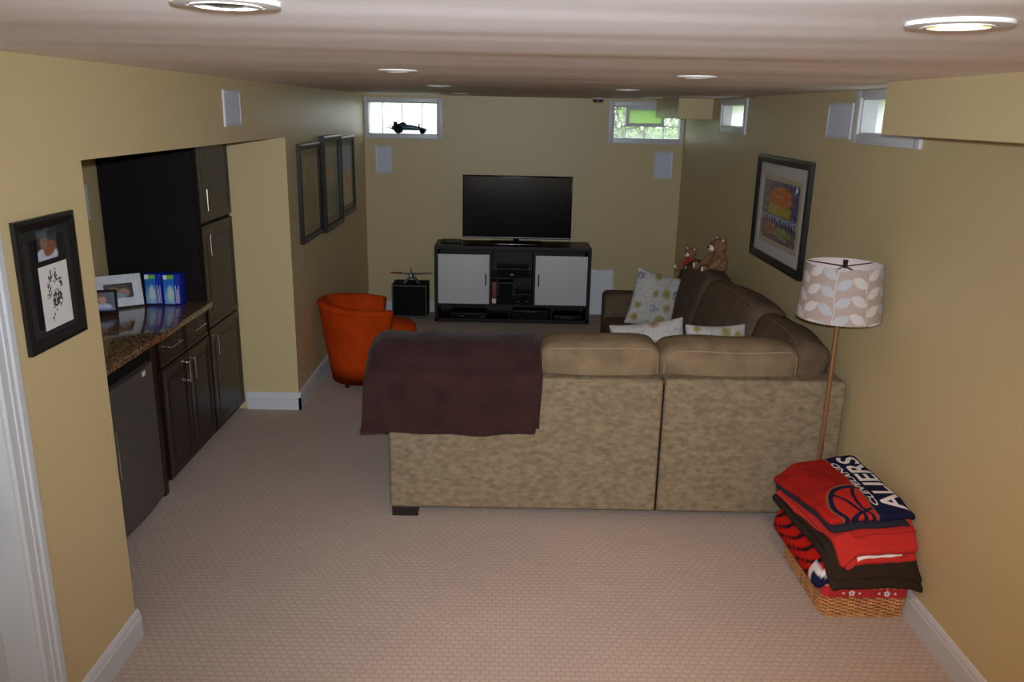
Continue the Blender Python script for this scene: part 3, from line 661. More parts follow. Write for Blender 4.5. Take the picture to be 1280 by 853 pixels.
wp = thing('white_panel', 'white flat panel leaning against the back wall, right of the console', 'panel', (0.99, 8.33, 0))
bm = nb(); rbox(bm, 0.22, 0.02, 0.47, 0.008, 0.05, lambda p: Vector((p.x + .985, p.y + 8.345 - .0 * p.z, p.z + .247 + .012 * (abs(p.x) / .11) ** 4 * (p.z > 0)))); obj('board', bm, M['white'], wp, angle=40)
bm = nb(); rbox(bm, 0.02, 0.04, 0.47, 0.008, 0.05, lambda p: Vector((p.x + 1.10, p.y + 8.335, p.z + .24))); obj('edge_rail', bm, M['white'], wp, angle=40)

# subwoofer and the toy on it
sw = thing('subwoofer', 'black cube subwoofer with silver edge strip on the carpet left of the console', 'speaker', (-0.97, 8.2, 0))
box('cabinet', (-1.155, -0.80, 8.07, 8.35, 0.012, 0.343), M['black_matte'], sw, 0.004)
bm = nb(); frame_rails(bm, .345, .32, .007, 0, .004, basis((-1.150, 8.070, .018), (1, 0, 0), (0, 0, 1), (0, -1, 0))); obj('edge_strip', bm, M['silver'], sw)
for fx in (-1.12, -0.84):
    for fy in (8.1, 8.32): bm = nb(); cyl(bm, (fx, fy, 0), (fx, fy, .014), .015, seg=10); obj('foot', bm, M['black'], sw)
ty = thing('toy_aircraft', 'small grey toy aircraft with long thin wings and splayed legs on the black subwoofer', 'toy', (-0.97, 8.2, .343))
bm = nb(); ball(bm, (-0.965, 8.18, .425), (.028, .07, .03)); cyl(bm, (-0.965, 8.16, .44), (-0.975, 8.2, .50), .012, .003, 8); obj('fuselage', bm, mat('toy_purple_grey', srgb(110, 92, 112), .4), ty, smooth=True)
bm = nb(); ball(bm, (-0.965, 8.115, .43), (.014, .014, .014)); obj('cockpit', bm, M['white'], ty, smooth=True)
for (a, b, mm) in (((-0.965, 8.17, .44), (-1.10, 8.14, .455), M['silver']), ((-0.965, 8.17, .44), (-0.75, 8.16, .455), M['silver'])):
    bm = nb(); cyl(bm, a, b, .012, .006, 8); obj('wing', bm, mm, ty)
bm = nb(); cyl(bm, (-1.06, 8.148, .452), (-1.17, 8.125, .458), .009, .006, 8); obj('wing_tip', bm, mat('toy_red', srgb(140, 30, 34), .4), ty)
for (dx, dy) in ((-.07, -.07), (.08, -.07), (-.05, .06), (.06, .06)):
    bm = nb(); tube(bm, [(-0.965, 8.18, .41), (-0.965 + dx * .6, 8.18 + dy * .6, .39), (-0.965 + dx, 8.18 + dy, .35)], [.012, .012, .007], 6); obj('leg', bm, M['silver'], ty)

# model racing car on the window sill
rc = thing('model_race_car', 'dark teal and black model racing car on the left window sill', 'model car', (-1.03, YB + .045, 1.815))
yc, zc = YB + .045, 1.815
bm = nb()
sec = [(-1.17, .018, .045), (-1.10, .03, .075), (-1.02, .03, .065), (-.95, .022, .055), (-.89, .016, .038), (-.84, .008, .025)]
R_ = []
for x, hy, hz in sec: R_.append([bm.verts.new((x, yc + hy * math.cos(a), zc + .03 + hz * .5 * (1 + math.sin(a)) * .9)) for a in [k * PI / 4 for k in range(8)]])
for a, b in zip(R_, R_[1:]):
    for k in range(8): bm.faces.new((a[k], a[(k + 1) % 8], b[(k + 1) % 8], b[k]))
bm.faces.new(R_[0][::-1]); bm.faces.new(R_[-1]); obj('body', bm, M['teal'], rc, smooth=True)
for (x, r) in ((-1.105, .042), (-.865, .026)):
    for s_ in (-1, 1):
        bm = nb(); cyl(bm, (x, yc + s_ * .028, zc + r - .001), (x, yc + s_ * .044, zc + r - .001), r, seg=20); obj('wheel', bm, M['black_matte'], rc, angle=40)
bm = nb(); bx(bm, -1.16, -1.10, yc - .035, yc + .035, zc + .105, zc + .112); bx(bm, -1.15, -1.12, yc - .035, yc - .031, zc + .06, zc + .11); bx(bm, -1.15, -1.12, yc + .031, yc + .035, zc + .06, zc + .11); obj('rear_wing', bm, M['black_matte'], rc)
bm = nb(); bx(bm, -.84, -.825, yc - .04, yc + .04, zc + .022, zc + .05); obj('front_wing', bm, M['teal'], rc)
bm = nb(); ball(bm, (-1.06, yc, zc + .088), (.035, .016, .022), 10); obj('cockpit', bm, M['black_matte'], rc)
box('windshield', (-.905, -.895, yc - .02, yc + .02, zc + .04, zc + .095), M['black_matte'], rc)
bm = nb(); 
for (z_, L) in ((.045, .09), (.06, .06), (.035, .05)): cyl(bm, (-1.14, yc, zc + z_), (-1.14 - L, yc, zc + z_ + .012), .003, seg=6)
cyl(bm, (-1.185, yc, zc + .05), (-1.19, yc, zc + .09), .0025, seg=6); obj('exhaust_pipe', bm, M['black_matte'], rc)

# ------------------------------------------------------------------ sectional sofa
def nz(v, f, a, seed=0.0):
    return noise.noise(Vector((v[0] * f + seed, v[1] * f + seed * 1.7, v[2] * f - seed))) * a
def soft_block(name, x0, x1, y0, y1, z0, z1, r, m, parent, step=0.05, puff=0.0, wob=0.004, seed=0.0, tf=None):
    """upholstered block; puff bulges the faces"""
    w, d, h = x1 - x0, y1 - y0, z1 - z0; c = Vector(((x0 + x1) / 2, (y0 + y1) / 2, (z0 + z1) / 2)); bm = nb()
    def fn(p):
        a, b, e = p.x / (w / 2), p.y / (d / 2), p.z / (h / 2)
        q = Vector((p.x * (1 + puff * (1 - b * b) * (1 - e * e) * .3 / max(w, .2)), p.y * (1 + puff * (1 - a * a) * (1 - e * e) / max(d, .15) * .3), p.z * (1 + puff * (1 - a ** 4) * (1 - b * b) / max(h, .15) * .3)))
        q += Vector((nz(q, 3, wob, seed), nz(q, 3, wob, seed + 5), nz(q, 3, wob, seed + 9)))
        q = (tf @ q) if tf else q
        return q + c
    global LASTF; LASTF = (fn, w, d, h, r)
    rbox(bm, w, d, h, r, step, fn); return obj(name, bm, m, parent, smooth=True)
def welt(parent, mm=None):
    fn, w, d, h, r = LASTF; q = r * .30; P_ = []
    for k in range(9): P_.append(fn(Vector((-w / 2 + q + .002, -d / 2 + q, -h / 2 + .3 + (h - .34) * k / 9))))
    for k in range(33): P_.append(fn(Vector((-w / 2 + r + (w - 2 * r) * k / 32, -d / 2 + q, h / 2 - q + .001))))
    for k in range(9): P_.append(fn(Vector((w / 2 - q - .002, -d / 2 + q, h / 2 - .04 - (h - .34) * k / 9))))
    piping(parent, P_, mm or M['piping'], .0035)
def piping(parent, pts, m=None, r=0.004, name='piping'):
    bm = nb(); tube(bm, pts, r, 6); return obj(name, bm, m or M['piping'], parent, smooth=True)

Y0 = 3.86
s1 = thing('sofa_section', 'left section of the tan chenille sectional sofa, plum throw over its back', 'sofa', (0.1, 4.3, 0), 'sections of the L-shaped sofa')
soft_block('back_frame', -0.585, 0.796, Y0, Y0 + .17, 0.05, 0.775, 0.022, M['chenille'], s1, 0.06, wob=0.002)
soft_block('arm', -0.585, -0.36, Y0 + .17, 4.82, 0.05, 0.60, 0.03, M['chenille'], s1, 0.06)
soft_block('arm_roll', -0.715, -0.37, 3.95, 4.84, 0.54, 0.73, 0.09, M['chenille'], s1, 0.05)
soft_block('seat_base', -0.36, 0.796, Y0 + .17, 4.80, 0.05, 0.28, 0.02, M['chenille'], s1, 0.1)
for (a, b) in ((-0.355, 0.215), (0.22, 0.792)):
    soft_block('seat_cushion', a, b, 4.15, 4.86, 0.285, 0.45, 0.045, M['chenille'], s1, 0.05, puff=.12, seed=a)
for (a, b, zt) in ((-0.50, 0.172, 0.875), (0.178, 0.786, 0.912)):
    o = soft_block('back_cushion', a, b, 3.955, 4.22, 0.455, zt, 0.05, M['cushion_tan'], s1, 0.035, puff=.25, wob=0.012, seed=a * 3 + 2)
    welt(o)
piping(s1, [(-.58, Y0 + .004, .765), (0.1, Y0 + .001, .767), (.79, Y0 + .004, .765)])
for (fx, fy) in ((-0.575, 3.87), (-0.575, 4.68), (0.62, 4.68)):
    bm = nb(); bx(bm, fx, fx + .135, fy, fy + .1, 0, 0.052, 0.003); obj('foot', bm, M['dark_wood'], s1)

s2 = thing('sofa_section', 'right section of the tan chenille sectional sofa, turning the corner along the right wall', 'sofa', (1.25, 5.2, 0), 'sections of the L-shaped sofa')
soft_block('back_frame', 0.804, 1.715, Y0, Y0 + .17, 0.05, 0.78, 0.022, M['chenille'], s2, 0.06, wob=0.002, seed=3)
soft_block('side_frame', 1.56, 1.715, Y0 + .17, 6.72, 0.05, 0.775, 0.022, M['chenille'], s2, 0.08, seed=4)
soft_block('arm', 0.80, 1.715, 6.50, 6.72, 0.05, 0.63, 0.05, M['velvet'], s2, 0.06, seed=5)
soft_block('seat_base', 0.804, 1.56, Y0 + .17, 6.50, 0.05, 0.28, 0.02, M['chenille'], s2, 0.12, seed=6)
for (a, b) in ((4.15, 4.90), (4.905, 5.70), (5.705, 6.49)):
    soft_block('seat_cushion', 0.80, 1.50, a, b, 0.285, 0.45, 0.045, M['velvet'], s2, 0.05, puff=.12, seed=a)
o = soft_block('back_cushion', 0.80, 1.50, 3.955, 4.22, 0.455, 0.905, 0.055, M['cushion_tan'], s2, 0.035, puff=.25, wob=0.014, seed=8)
welt(o)
lean = Matrix.Rotation(math.radians(16), 3, 'Y')
for (xc, ya, yb, h, th, yaw, sd_) in ((1.545, 4.00, 4.72, .47, .22, -2, 11), (1.47, 4.68, 5.52, .54, .25, 7, 12), (1.45, 5.54, 6.42, .53, .25, -2, 13)):
    tf = Matrix.Rotation(math.radians(yaw), 3, 'Z') @ lean
    o = soft_block('back_cushion', xc - th / 2, xc + th / 2, ya, yb, .69 - h / 2, .69 + h / 2, 0.075, M['velvet'], s2, 0.045, puff=.22, wob=0.014, seed=sd_, tf=tf)
    fn, w, d, h, r = LASTF; q = r * .28
    piping(o, [fn(Vector((-w / 2 + q, -d / 2 + r + (d - 2 * r) * k / 24, h / 2 - q))) for k in range(25)], M['cushion_tan'], .003)
for (fx, fy) in ((0.84, 6.6), (1.57, 6.6), (1.57, 3.88)):
    bm = nb(); bx(bm, fx, fx + .12, fy, fy + .1, 0, 0.052, 0.003); obj('foot', bm, M['dark_wood'], s2)
bm = nb(); bx(bm, .7975, .8025, Y0 + .016, Y0 + .1, .05, .74); obj('section_joint', bm, M['espresso_dark'], s2)

# ------------------------------------------------------------------ plum throw over the sofa back
def crom(P, n):
    P = [Vector(p) for p in P]; P = [P[0]] + P + [P[-1]]; out = []
    for i in range(1, len(P) - 2):
        for k in range(n):
            t = k / n; a, b, c, d = P[i - 1:i + 3]
            out.append(.5 * ((2 * b) + (c - a) * t + (2 * a - 5 * b + 4 * c - d) * t * t + (3 * b - a - 3 * c + d) * t ** 3))
    out.append(P[-2]); return out
def cloth_sheet(bm, x0, x1, path, off, th, nx=44, bot_drop=0.0, seed=0.0):
    N = len(path); front = []; back = []
    for j, p in enumerate(path):
        d = (path[min(j + 1, N - 1)] - path[max(j - 1, 0)]).normalized(); nn = Vector((0, -d.z, d.y))
        if nn.z < 0 and p.y > 3.95: nn = -nn
        if nn.y > 0 and p.y < 3.95: nn = -nn
        rowf = []; rowb = []; s = j / (N - 1)
        for i in range(nx + 1):
            u = i / nx; flare = 0.035 * max(0, s - .45) * (1 if u < .5 else .3)
            x = x0 + (x1 - x0) * u + (-flare * (1 - u) * 1.5) + .006 * math.sin(s * 9 + seed) * (1 if i in (0, nx) else .4)
            hang = max(0.0, (s - .55) / .45)
            w = (.007 * math.sin(u * 15 + seed + s * 3 + 2 * noise.noise(Vector((u * 3, s * 2, 1)))) + .016 * noise.noise(Vector((u * 9 + s * 2, s * 3, seed)))) * hang + .012 * noise.noise(Vector((u * 6, s * 14, seed + 4))) * (1 - hang * .6)
            q = Vector((x, p.y, p.z)) + nn * (off + w + .011)
            if x < -.60:
                k = min(1, (-.60 - x) / .10); q.z -= k * k * .05 * (1 - hang)
            if j == N - 1: q.z += .006 * math.sin(u * 7 + seed) - bot_drop * u
            rowf.append(bm.verts.new(q)); rowb.append(bm.verts.new(q - nn * th))
        front.append(rowf); back.append(rowb)
    for j in range(N - 1):
        for i in range(nx):
            bm.faces.new((front[j][i], front[j][i + 1], front[j + 1][i + 1], front[j + 1][i])); bm.faces.new((back[j][i], back[j + 1][i], back[j + 1][i + 1], back[j][i + 1]))
        for i in (0, nx): bm.faces.new((front[j][i], front[j + 1][i], back[j + 1][i], back[j][i]))
    for i in range(nx):
        for j in (0, N - 1): bm.faces.new((front[j][i], back[j][i], back[j][i + 1], front[j][i + 1]))
    return front
tb = thing('throw_blanket', 'folded plum brown fleece throw draped over the left end of the sofa back', 'blanket', (-0.27, 3.9, 0.46))
path = crom([(0, 4.30, .70), (0, 4.25, .84), (0, 4.17, .895), (0, 4.04, .893), (0, 3.955, .855), (0, 3.90, .797), (0, 3.862, .765), (0, 3.852, .70), (0, 3.85, .58), (0, 3.848, .482)], 4)
path2 = path[:-1] + [Vector((0, 3.85, .50))]
bm = nb(); cloth_sheet(bm, -0.672, 0.184, path[:-2] + [Vector((0, 3.85, .515))], 0.004, .008, seed=2.0); obj('under_fold', bm, M['throw'], tb, smooth=True)
bm = nb(); fr_ = cloth_sheet(bm, -0.69, 0.160, path, 0.017, .010, seed=0.6); e1 = [v.co.copy() for v in fr_[-1]]; e2 = [r[-1].co.copy() for r in fr_[8:]]; obj('outer_fold', bm, M['throw'], tb, smooth=True)
bm = nb(); tube(bm, [p + Vector((0, -.002, .012)) for p in e1] , .0035, 5); obj('hem', bm, M['throw'], tb, smooth=True)
bm = nb(); tube(bm, [p + Vector((-.012, -.002, .002)) for p in e2], .0035, 5); obj('hem', bm, M['throw'], tb, smooth=True)

# ------------------------------------------------------------------ scatter pillows
def floral(seed):
    r = np.random.RandomState(seed); fl = []
    for gx in range(4):
        for gy in range(4):
            fl.append(((gx + .5) / 4 + r.uniform(-.06, .06), (gy + .5) / 4 + r.uniform(-.06, .06), r.uniform(.055, .10), r.randint(0, 5)))
    def fn(s, t):
        c = blank(s, (182, 176, 170))
        c = put(c, (pnoise(s, t, 14, seed) > .63) * .25, (140, 132, 128))
        for (x, y, rad, kd) in fl:
            dx, dy = s - x, t - y; R = np.sqrt(dx * dx + dy * dy); th = np.arctan2(dy, dx)
            if kd in (0, 1): c = put(c, soft(R - rad * (1 + .08 * np.cos(9 * th)), .008) * .9, (146, 132, 76)); c = put(c, soft(R - rad * .3, .01), (132, 112, 46))
            elif kd == 2: c = put(c, soft(np.abs(R - rad * .75 * (1 + .2 * np.cos(7 * th))) - .008, .006), (84, 88, 104)); c = put(c, soft(R - rad * .22, .01), (70, 74, 92))
            elif kd == 3: c = put(c, soft(R - rad * (.55 + .4 * np.cos(8 * th)), .01) * .9, (164, 124, 84)); c = put(c, soft(R - rad * .25, .01), (130, 84, 50))
            else: c = put(c, soft(np.abs(R - rad * 1.0 * (1 + .12 * np.cos(5 * th))) - .005, .006) * .8, (150, 132, 140))
        return c
    return fn
def pillow(label, c, u, v, w, h, th, seed):
    u = Vector(u).normalized(); v = Vector(v); v = (v - u * v.dot(u)).normalized(); n3 = u.cross(v)
    B_ = basis(c, u, v, n3); bm = nb(); p_ = 2.2
    def fn(p):
        a, b = p.x / (w / 2), p.y / (h / 2); k = max(0, (1 - abs(a) ** 2.6)) ** .55 * max(0, (1 - abs(b) ** 2.6)) ** .55
        pin = 1 - .07 * (1 - abs(a) ** 2) * abs(b) ** 3; pin2 = 1 - .07 * (1 - abs(b) ** 2) * abs(a) ** 3
        return B_ @ Vector((p.x * pin2, p.y * pin, p.z * (.06 + .94 * k) + .008 * math.sin(a * 4 + seed) * math.sin(b * 3)))
    rbox(bm, w, h, th, .01, .012, fn); o = obj('pillow', bm, M['floral'], None, smooth=True)
    Bi = np.array(B_.inverted()); f = floral(seed)
    def pf_(co):
        L = co @ Bi[:3, :3].T + Bi[:3, 3]; return f(L[:, 0] / w + .5, L[:, 1] / h + .5)
    paint(o, pf_); return tag(o, label, 'pillow', 'floral scatter pillows')
pillow('white floral pillow leaning tilted against the far corner of the sofa', (1.15, 6.13, .665), (.93, .12, -.24), (.40, .22, 1), .41, .44, .15, 3)
pillow('white floral pillow slumped in the sofa corner, its edge showing left of the brown cushion', (.86, 4.66, .672), (.97, -.1, .16), (.15, .35, 1), .44, .40, .14, 7)
pillow('white floral pillow upright in the sofa corner, right of the slumped one', (1.23, 4.56, .685), (.99, .1, .0), (-.05, .30, 1), .36, .40, .13, 9)

# ------------------------------------------------------------------ teddy bears
def bear(name, label, P, yaw, k, shirt=None):
    t = thing(name, label, 'soft toy', P, 'plush toys on the sofa back'); Rm = Matrix.Translation(P) @ Matrix.Rotation(yaw, 4, 'Z') @ Matrix.Scale(k, 4)
    # local: faces +x, sits on z=0, about 0.28 tall
    bm = nb()
    ball(bm, (0, 0, .075), (.062, .068, .078)); ball(bm, (.012, 0, .195), (.058, .062, .056)); ball(bm, (0, 0, .14), (.04, .045, .04))
    for s_ in (-1, 1):
        ball(bm, (-.005, s_ * .052, .242), (.014, .022, .022)); tube(bm, [(.01, s_ * .05, .125), (.045, s_ * .085, .10), (.075, s_ * .085, .07)], [.026, .024, .024], 10); ball(bm, (.08, s_ * .085, .066), .025)
        tube(bm, [(.02, s_ * .045, .035), (.08, s_ * .07, .032), (.125, s_ * .08, .034)], [.035, .031, .030], 10); ball(bm, (.135, s_ * .08, .045), (.022, .03, .036))
    bm.transform(Rm); o = obj('body', bm, M['fur'], t, smooth=True)
    md = o.modifiers.new('remesh', 'REMESH'); md.mode = 'VOXEL'; md.voxel_size = .0055 * k; md.use_smooth_shade = True
    bm = nb(); ball(bm, (.062, 0, .182), (.026, .03, .024)); bm.transform(Rm); obj('muzzle', bm, M['fur_light'], t, smooth=True)
    bm = nb(); ball(bm, (.088, 0, .19), (.008, .011, .008), 8); bm.transform(Rm); obj('nose', bm, M['black'], t, smooth=True)
    for s_ in (-1, 1):
        bm = nb(); ball(bm, (.062, s_ * .024, .212), .006, 8); bm.transform(Rm); obj('eye', bm, M['black'], t, smooth=True)
        bm = nb(); ball(bm, (.152, s_ * .08, .048), (.008, .019, .022), 8); bm.transform(Rm); obj('paw_pad', bm, M['fur_light'], t, smooth=True)
        bm = nb(); ball(bm, (.008, s_ * .052, .242), (.006, .013, .013), 8); bm.transform(Rm); obj('inner_ear', bm, M['fur_light'], t, smooth=True)
    if shirt:
        bm = nb(); ball(bm, (.002, 0, .09), (.068, .074, .066)); bm.transform(Rm); obj('vest', bm, shirt, t, smooth=True)
bear('teddy_bear', 'brown teddy bear sitting on top of the sofa back cushions against the right wall', (1.56, 5.93, .925), math.radians(188), 1.05)
bear('teddy_bear', 'small teddy in a red vest beside the larger bear, above the tilted floral pillow', (1.44, 6.33, .87), math.radians(215), .72, M['red_cloth'])

# ------------------------------------------------------------------ orange tub chair
ac = thing('tub_chair', 'orange velvet tub armchair facing right, standing by the left wall', 'armchair', (-1.1, 6.07, 0))
cx, cy = -1.095, 6.06
def U_shell(prof_fn, th0, th1, n):
    bm = nb(); rings = []
    for i in range(n + 1):
        th = th0 + (th1 - th0) * i / n; rings.append([bm.verts.new(p) for p in prof_fn(th)])
    for A, Bq in zip(rings, rings[1:]):
        for k in range(len(A)): j = (k + 1) % len(A); bm.faces.new((A[k], A[j], Bq[j], Bq[k]))
    bm.faces.new(rings[0]); bm.faces.new(rings[-1][::-1]); return bm
face = math.radians(14)
def shell_prof(th):
    back = .5 + .5 * math.cos(th - PI); ztop = .60 + .06 * back
    L = [(.240, .040), (.262, .20), (.292, .40), (.318, ztop - .05), (.322, ztop - .035), (.330, ztop - .02), (.322, ztop), (.298, ztop + .010), (.268, ztop + .004), (.250, ztop - .025), (.235, .42), (.22, .30), (.21, .10)]
    out = []
    for r, z in L:
        k = (z - .05) / .6; e = 1.06 if math.cos(th) > 0 else 1.0
        x = r * math.cos(th) * e; y = r * math.sin(th)
        out.append(Vector((cx + x * math.cos(face) - y * math.sin(face), cy - .02 * k + x * math.sin(face) + y * math.cos(face), z)))
    return out
o = obj('shell', U_shell(shell_prof, math.radians(52), math.radians(308), 56), M['orange'], ac, smooth=True)
def seat_pt(th, r, z, fx=.40):
    x = math.cos(th); y = math.sin(th); X = (fx if x > 0 else .225) * (abs(x) ** .8) * (1 if x > 0 else -1); Y = .225 * (abs(y) ** .8) * (1 if y > 0 else -1)
    X, Y = X * r, Y * r; return Vector((cx + X * math.cos(face) - Y * math.sin(face), cy + X * math.sin(face) + Y * math.cos(face), z))
def seat_mesh(prof, fx):
    bm = nb(); R_ = [[bm.verts.new(seat_pt(2 * PI * i / 40, r, z, fx)) for i in range(40)] for r, z in prof]
    for a, b in zip(R_, R_[1:]):
        for i in range(40): bm.faces.new((a[i], a[(i + 1) % 40], b[(i + 1) % 40], b[i]))
    bm.faces.new(R_[0][::-1]); bm.faces.new(R_[-1]); return bm
obj('seat_base', seat_mesh([(.72, .06), (.80, .07), (.90, .2), (.95, .28), (.92, .29)], .30), M['orange'], ac, smooth=True)
obj('seat_cushion', seat_mesh([(.88, .295), (.97, .31), (1.0, .38), (.985, .44), (.92, .465), (.5, .485), (.05, .49)], .415), M['orange'], ac, smooth=True)
for (dx, dy) in ((-.10, -.16), (-.10, .14), (.17, -.14), (.17, .13)):
    bm = nb(); cyl(bm, (cx + dx, cy + dy, 0), (cx + dx, cy + dy, .055), .016, .022, 10); obj('foot', bm, M['dark_wood'], ac)

# ------------------------------------------------------------------ floor lamp
lx, ly = 1.538, 3.665
fl_ = thing('floor_lamp', 'floor lamp with a drum shade of pale leaf print, behind the blanket basket', 'lamp', (lx, ly, 0))
bm = nb(); lathe(bm, [(.105, 0), (.105, .012), (.09, .02), (.03, .03), (.015, .045)], lx, ly, 36, True, True); obj('base', bm, M['brass'], fl_, angle=40)
bm = nb(); cyl(bm, (lx, ly, .04), (lx, ly, 1.30), .011, seg=14); obj('pole', bm, M['brass'], fl_, angle=40)
bm = nb(); cyl(bm, (lx, ly, 1.22), (lx, ly, 1.29), .02, seg=14); obj('socket', bm, M['frame_black'], fl_, angle=40)
bm = nb(); ball(bm, (lx, ly, 1.335), (.03, .03, .045)); obj('bulb', bm, M['white'], fl_, smooth=True)
bm = nb(); tube(bm, [(lx - .02, ly, 1.27), (lx - .05, ly, 1.32), (lx - .045, ly, 1.38), (lx, ly, 1.405), (lx + .045, ly, 1.38), (lx + .05, ly, 1.32), (lx + .02, ly, 1.27)], .0025, 6); obj('harp', bm, M['frame_black'], fl_, smooth=True)
bm = nb(); cyl(bm, (lx, ly, 1.395), (lx, ly, 1.43), .008, .012, 10); obj('finial', bm, M['frame_black'], fl_, angle=40)
bm = nb(); 
for k in range(3): a = k * 2 * PI / 3 + .4; cyl(bm, (lx, ly, 1.402), (lx + .166 * math.cos(a), ly + .166 * math.sin(a), 1.408), .0025, seg=6)
obj('spider', bm, M['frame_black'], fl_)
zb, zt, rb, rt = 1.163, 1.413, .189, .168
bm = nb(); NT, NZ = 420, 80
def shade_rings(off):
    return [[bm.verts.new((lx + (rb + (rt - rb) * j / NZ + off) * math.cos(2 * PI * i / NT), ly + (rb + (rt - rb) * j / NZ + off) * math.sin(2 * PI * i / NT), zb + (zt - zb) * j / NZ)) for i in range(NT)] for j in range(NZ + 1)]
A = shade_rings(0); 
for j in range(NZ):
    for i in range(NT): bm.faces.new((A[j][i], A[j][(i + 1) % NT], A[j + 1][(i + 1) % NT], A[j + 1][i]))
Bi_ = [[bm.verts.new(v.co + (Vector((lx, ly, v.co.z)) - v.co).normalized() * .002) for v in r] for r in (A[0], A[-1])]
for i in range(NT):
    j = (i + 1) % NT; bm.faces.new((Bi_[0][i], Bi_[1][i], Bi_[1][j], Bi_[0][j])); bm.faces.new((A[0][i], Bi_[0][i], Bi_[0][j], A[0][j])); bm.faces.new((A[-1][i], A[-1][j], Bi_[1][j], Bi_[1][i]))
sh_o = obj('lamp_shade', bm, M['shade'], fl_, smooth=True)
leaves = []
for k in range(8):
    th0 = k * 2 * PI / 8 + .25; col_ = (196, 184, 178) if k % 2 == 0 else (170, 168, 172)
    for j in range(5):
        z = -.03 + .080 * j + (.035 if k % 2 else 0)
        for s_ in (-1, 1): leaves.append((th0 * .18 + s_ * .036, z + .018 * s_, s_ * .55, .042, .0215, col_ if s_ > 0 or k % 2 else (190, 180, 176)))
def shade_fn(co):
    th = np.arctan2(co[:, 1] - ly, co[:, 0] - lx) % (2 * PI); a = th * .18; z = co[:, 2] - zb; c = blank(a, (164, 144, 134))
    for k in range(8): c = put(c, soft(np.abs(a - (k * 2 * PI / 8 + .25) * .18 - .004 * np.sin(z * 30)) - .0012, .001), (206, 200, 198))
    for (x, zz, an, L, wd, cl) in leaves:
        for sh_ in (0, 2 * PI * .18):
            dx = a - x - sh_; dz = z - zz; cx_, sx_ = math.cos(an + (0 if an > 0 else PI)), math.sin(an + (0 if an > 0 else PI))
            p = dx * math.cos(abs(an)) * (1 if an > 0 else -1) + dz * math.sin(abs(an)); q = -dx * math.sin(abs(an)) * (1 if an > 0 else -1) + dz * math.cos(abs(an))
            wl_ = wd * np.clip(1 - (p / L) ** 2, 0, 1); m_ = soft(np.abs(q) - wl_, .0018) * (np.abs(p) < L); c = put(c, m_, cl)
    inner = np.hypot(co[:, 0] - lx, co[:, 1] - ly) < (rb + (rt - rb) * (co[:, 2] - zb) / (zt - zb)) - .001
    return put(c, inner * 1., (214, 196, 190))
paint(sh_o, shade_fn)

# ------------------------------------------------------------------ basket of blankets
bk_ = thing('wicker_basket', 'rectangular woven wicker basket with a red liner on the carpet by the right wall', 'basket', (1.54, 3.29, 0))
bx0, bx1, by0, by1, bh = 1.372, 1.712, 3.03, 3.545, .150
def peri(n, grow):
    r = .035; X0, X1, Ya, Yb = bx0 - grow, bx1 + min(grow, .008), by0 - grow, by1 + grow; P = []
    seg = [((X0 + r, Ya), (X1 - r, Ya)), ((X1, Ya + r), (X1, Yb - r)), ((X1 - r, Yb), (X0 + r, Yb)), ((X0, Yb - r), (X0, Ya + r))]
    cc = [((X1 - r, Ya + r), -PI / 2), ((X1 - r, Yb - r), 0), ((X0 + r, Yb - r), PI / 2), ((X0 + r, Ya + r), PI)]
    raw = []
    for (a, b), (c, a0) in zip(seg, cc):
        for k in range(30): raw.append(Vector((a[0] + (b[0] - a[0]) * k / 30, a[1] + (b[1] - a[1]) * k / 30, 0)))
        for k in range(8): raw.append(Vector((c[0] + r * math.cos(a0 + PI / 2 * k / 8), c[1] + r * math.sin(a0 + PI / 2 * k / 8), 0)))
    raw.append(raw[0]); d = [0]
    for a, b in zip(raw, raw[1:]): d.append(d[-1] + (b - a).length)
    out = []; j = 0
    for i in range(n):
        s = d[-1] * i / n
        while d[j + 1] < s: j += 1
        out.append(raw[j].lerp(raw[j + 1], (s - d[j]) / max(1e-9, d[j + 1] - d[j])))
    return out
NS = 60; bm = nb(); rows_n = 17
for k in range(rows_n):
    z = .006 + (bh - .01) * k / (rows_n - 1); P = peri(NS * 4, .012 * z / bh); pts = []
    for i, p in enumerate(P):
        nn = (P[(i + 1) % len(P)] - P[i - 1]).normalized().cross(Vector((0, 0, 1))); ph = PI * i / 4 + (k % 2) * PI
        pts.append(p + nn * .0042 * math.sin(ph + PI / 2) * 1.4 + Vector((0, 0, z + random.uniform(-.0006, .0006))))
    tube(bm, pts, .0039, 5, closed=True)
o = obj('weave', bm, M['wicker'], bk_, smooth=True); o['kind'] = 'stuff'
bm = nb(); P0, P1 = peri(NS, 0), peri(NS, .012)
for a, b in zip(P0, P1): cyl(bm, a + Vector((0, 0, .002)), b + Vector((0, 0, bh + .002)), .003, seg=5)
o = obj('stake', bm, M['wicker'], bk_); o['kind'] = 'stuff'
bm = nb(); P = peri(NS * 4, .012)
for s_ in (0, PI): tube(bm, [p + Vector((0, 0, bh + .004)) + (P[(i + 1) % len(P)] - P[i - 1]).normalized().cross(Vector((0, 0, 1))) * .005 * math.cos(i * .8 + s_) + Vector((0, 0, .005 * math.sin(i * .8 + s_))) for i, p in enumerate(P)], .006, 6, closed=True)
o = obj('rim_braid', bm, M['wicker'], bk_, smooth=True); o['kind'] = 'stuff'
box('basket_floor', (bx0 + .006, bx1 - .006, by0 + .006, by1 - .006, .004, .012), M['wicker'], bk_)
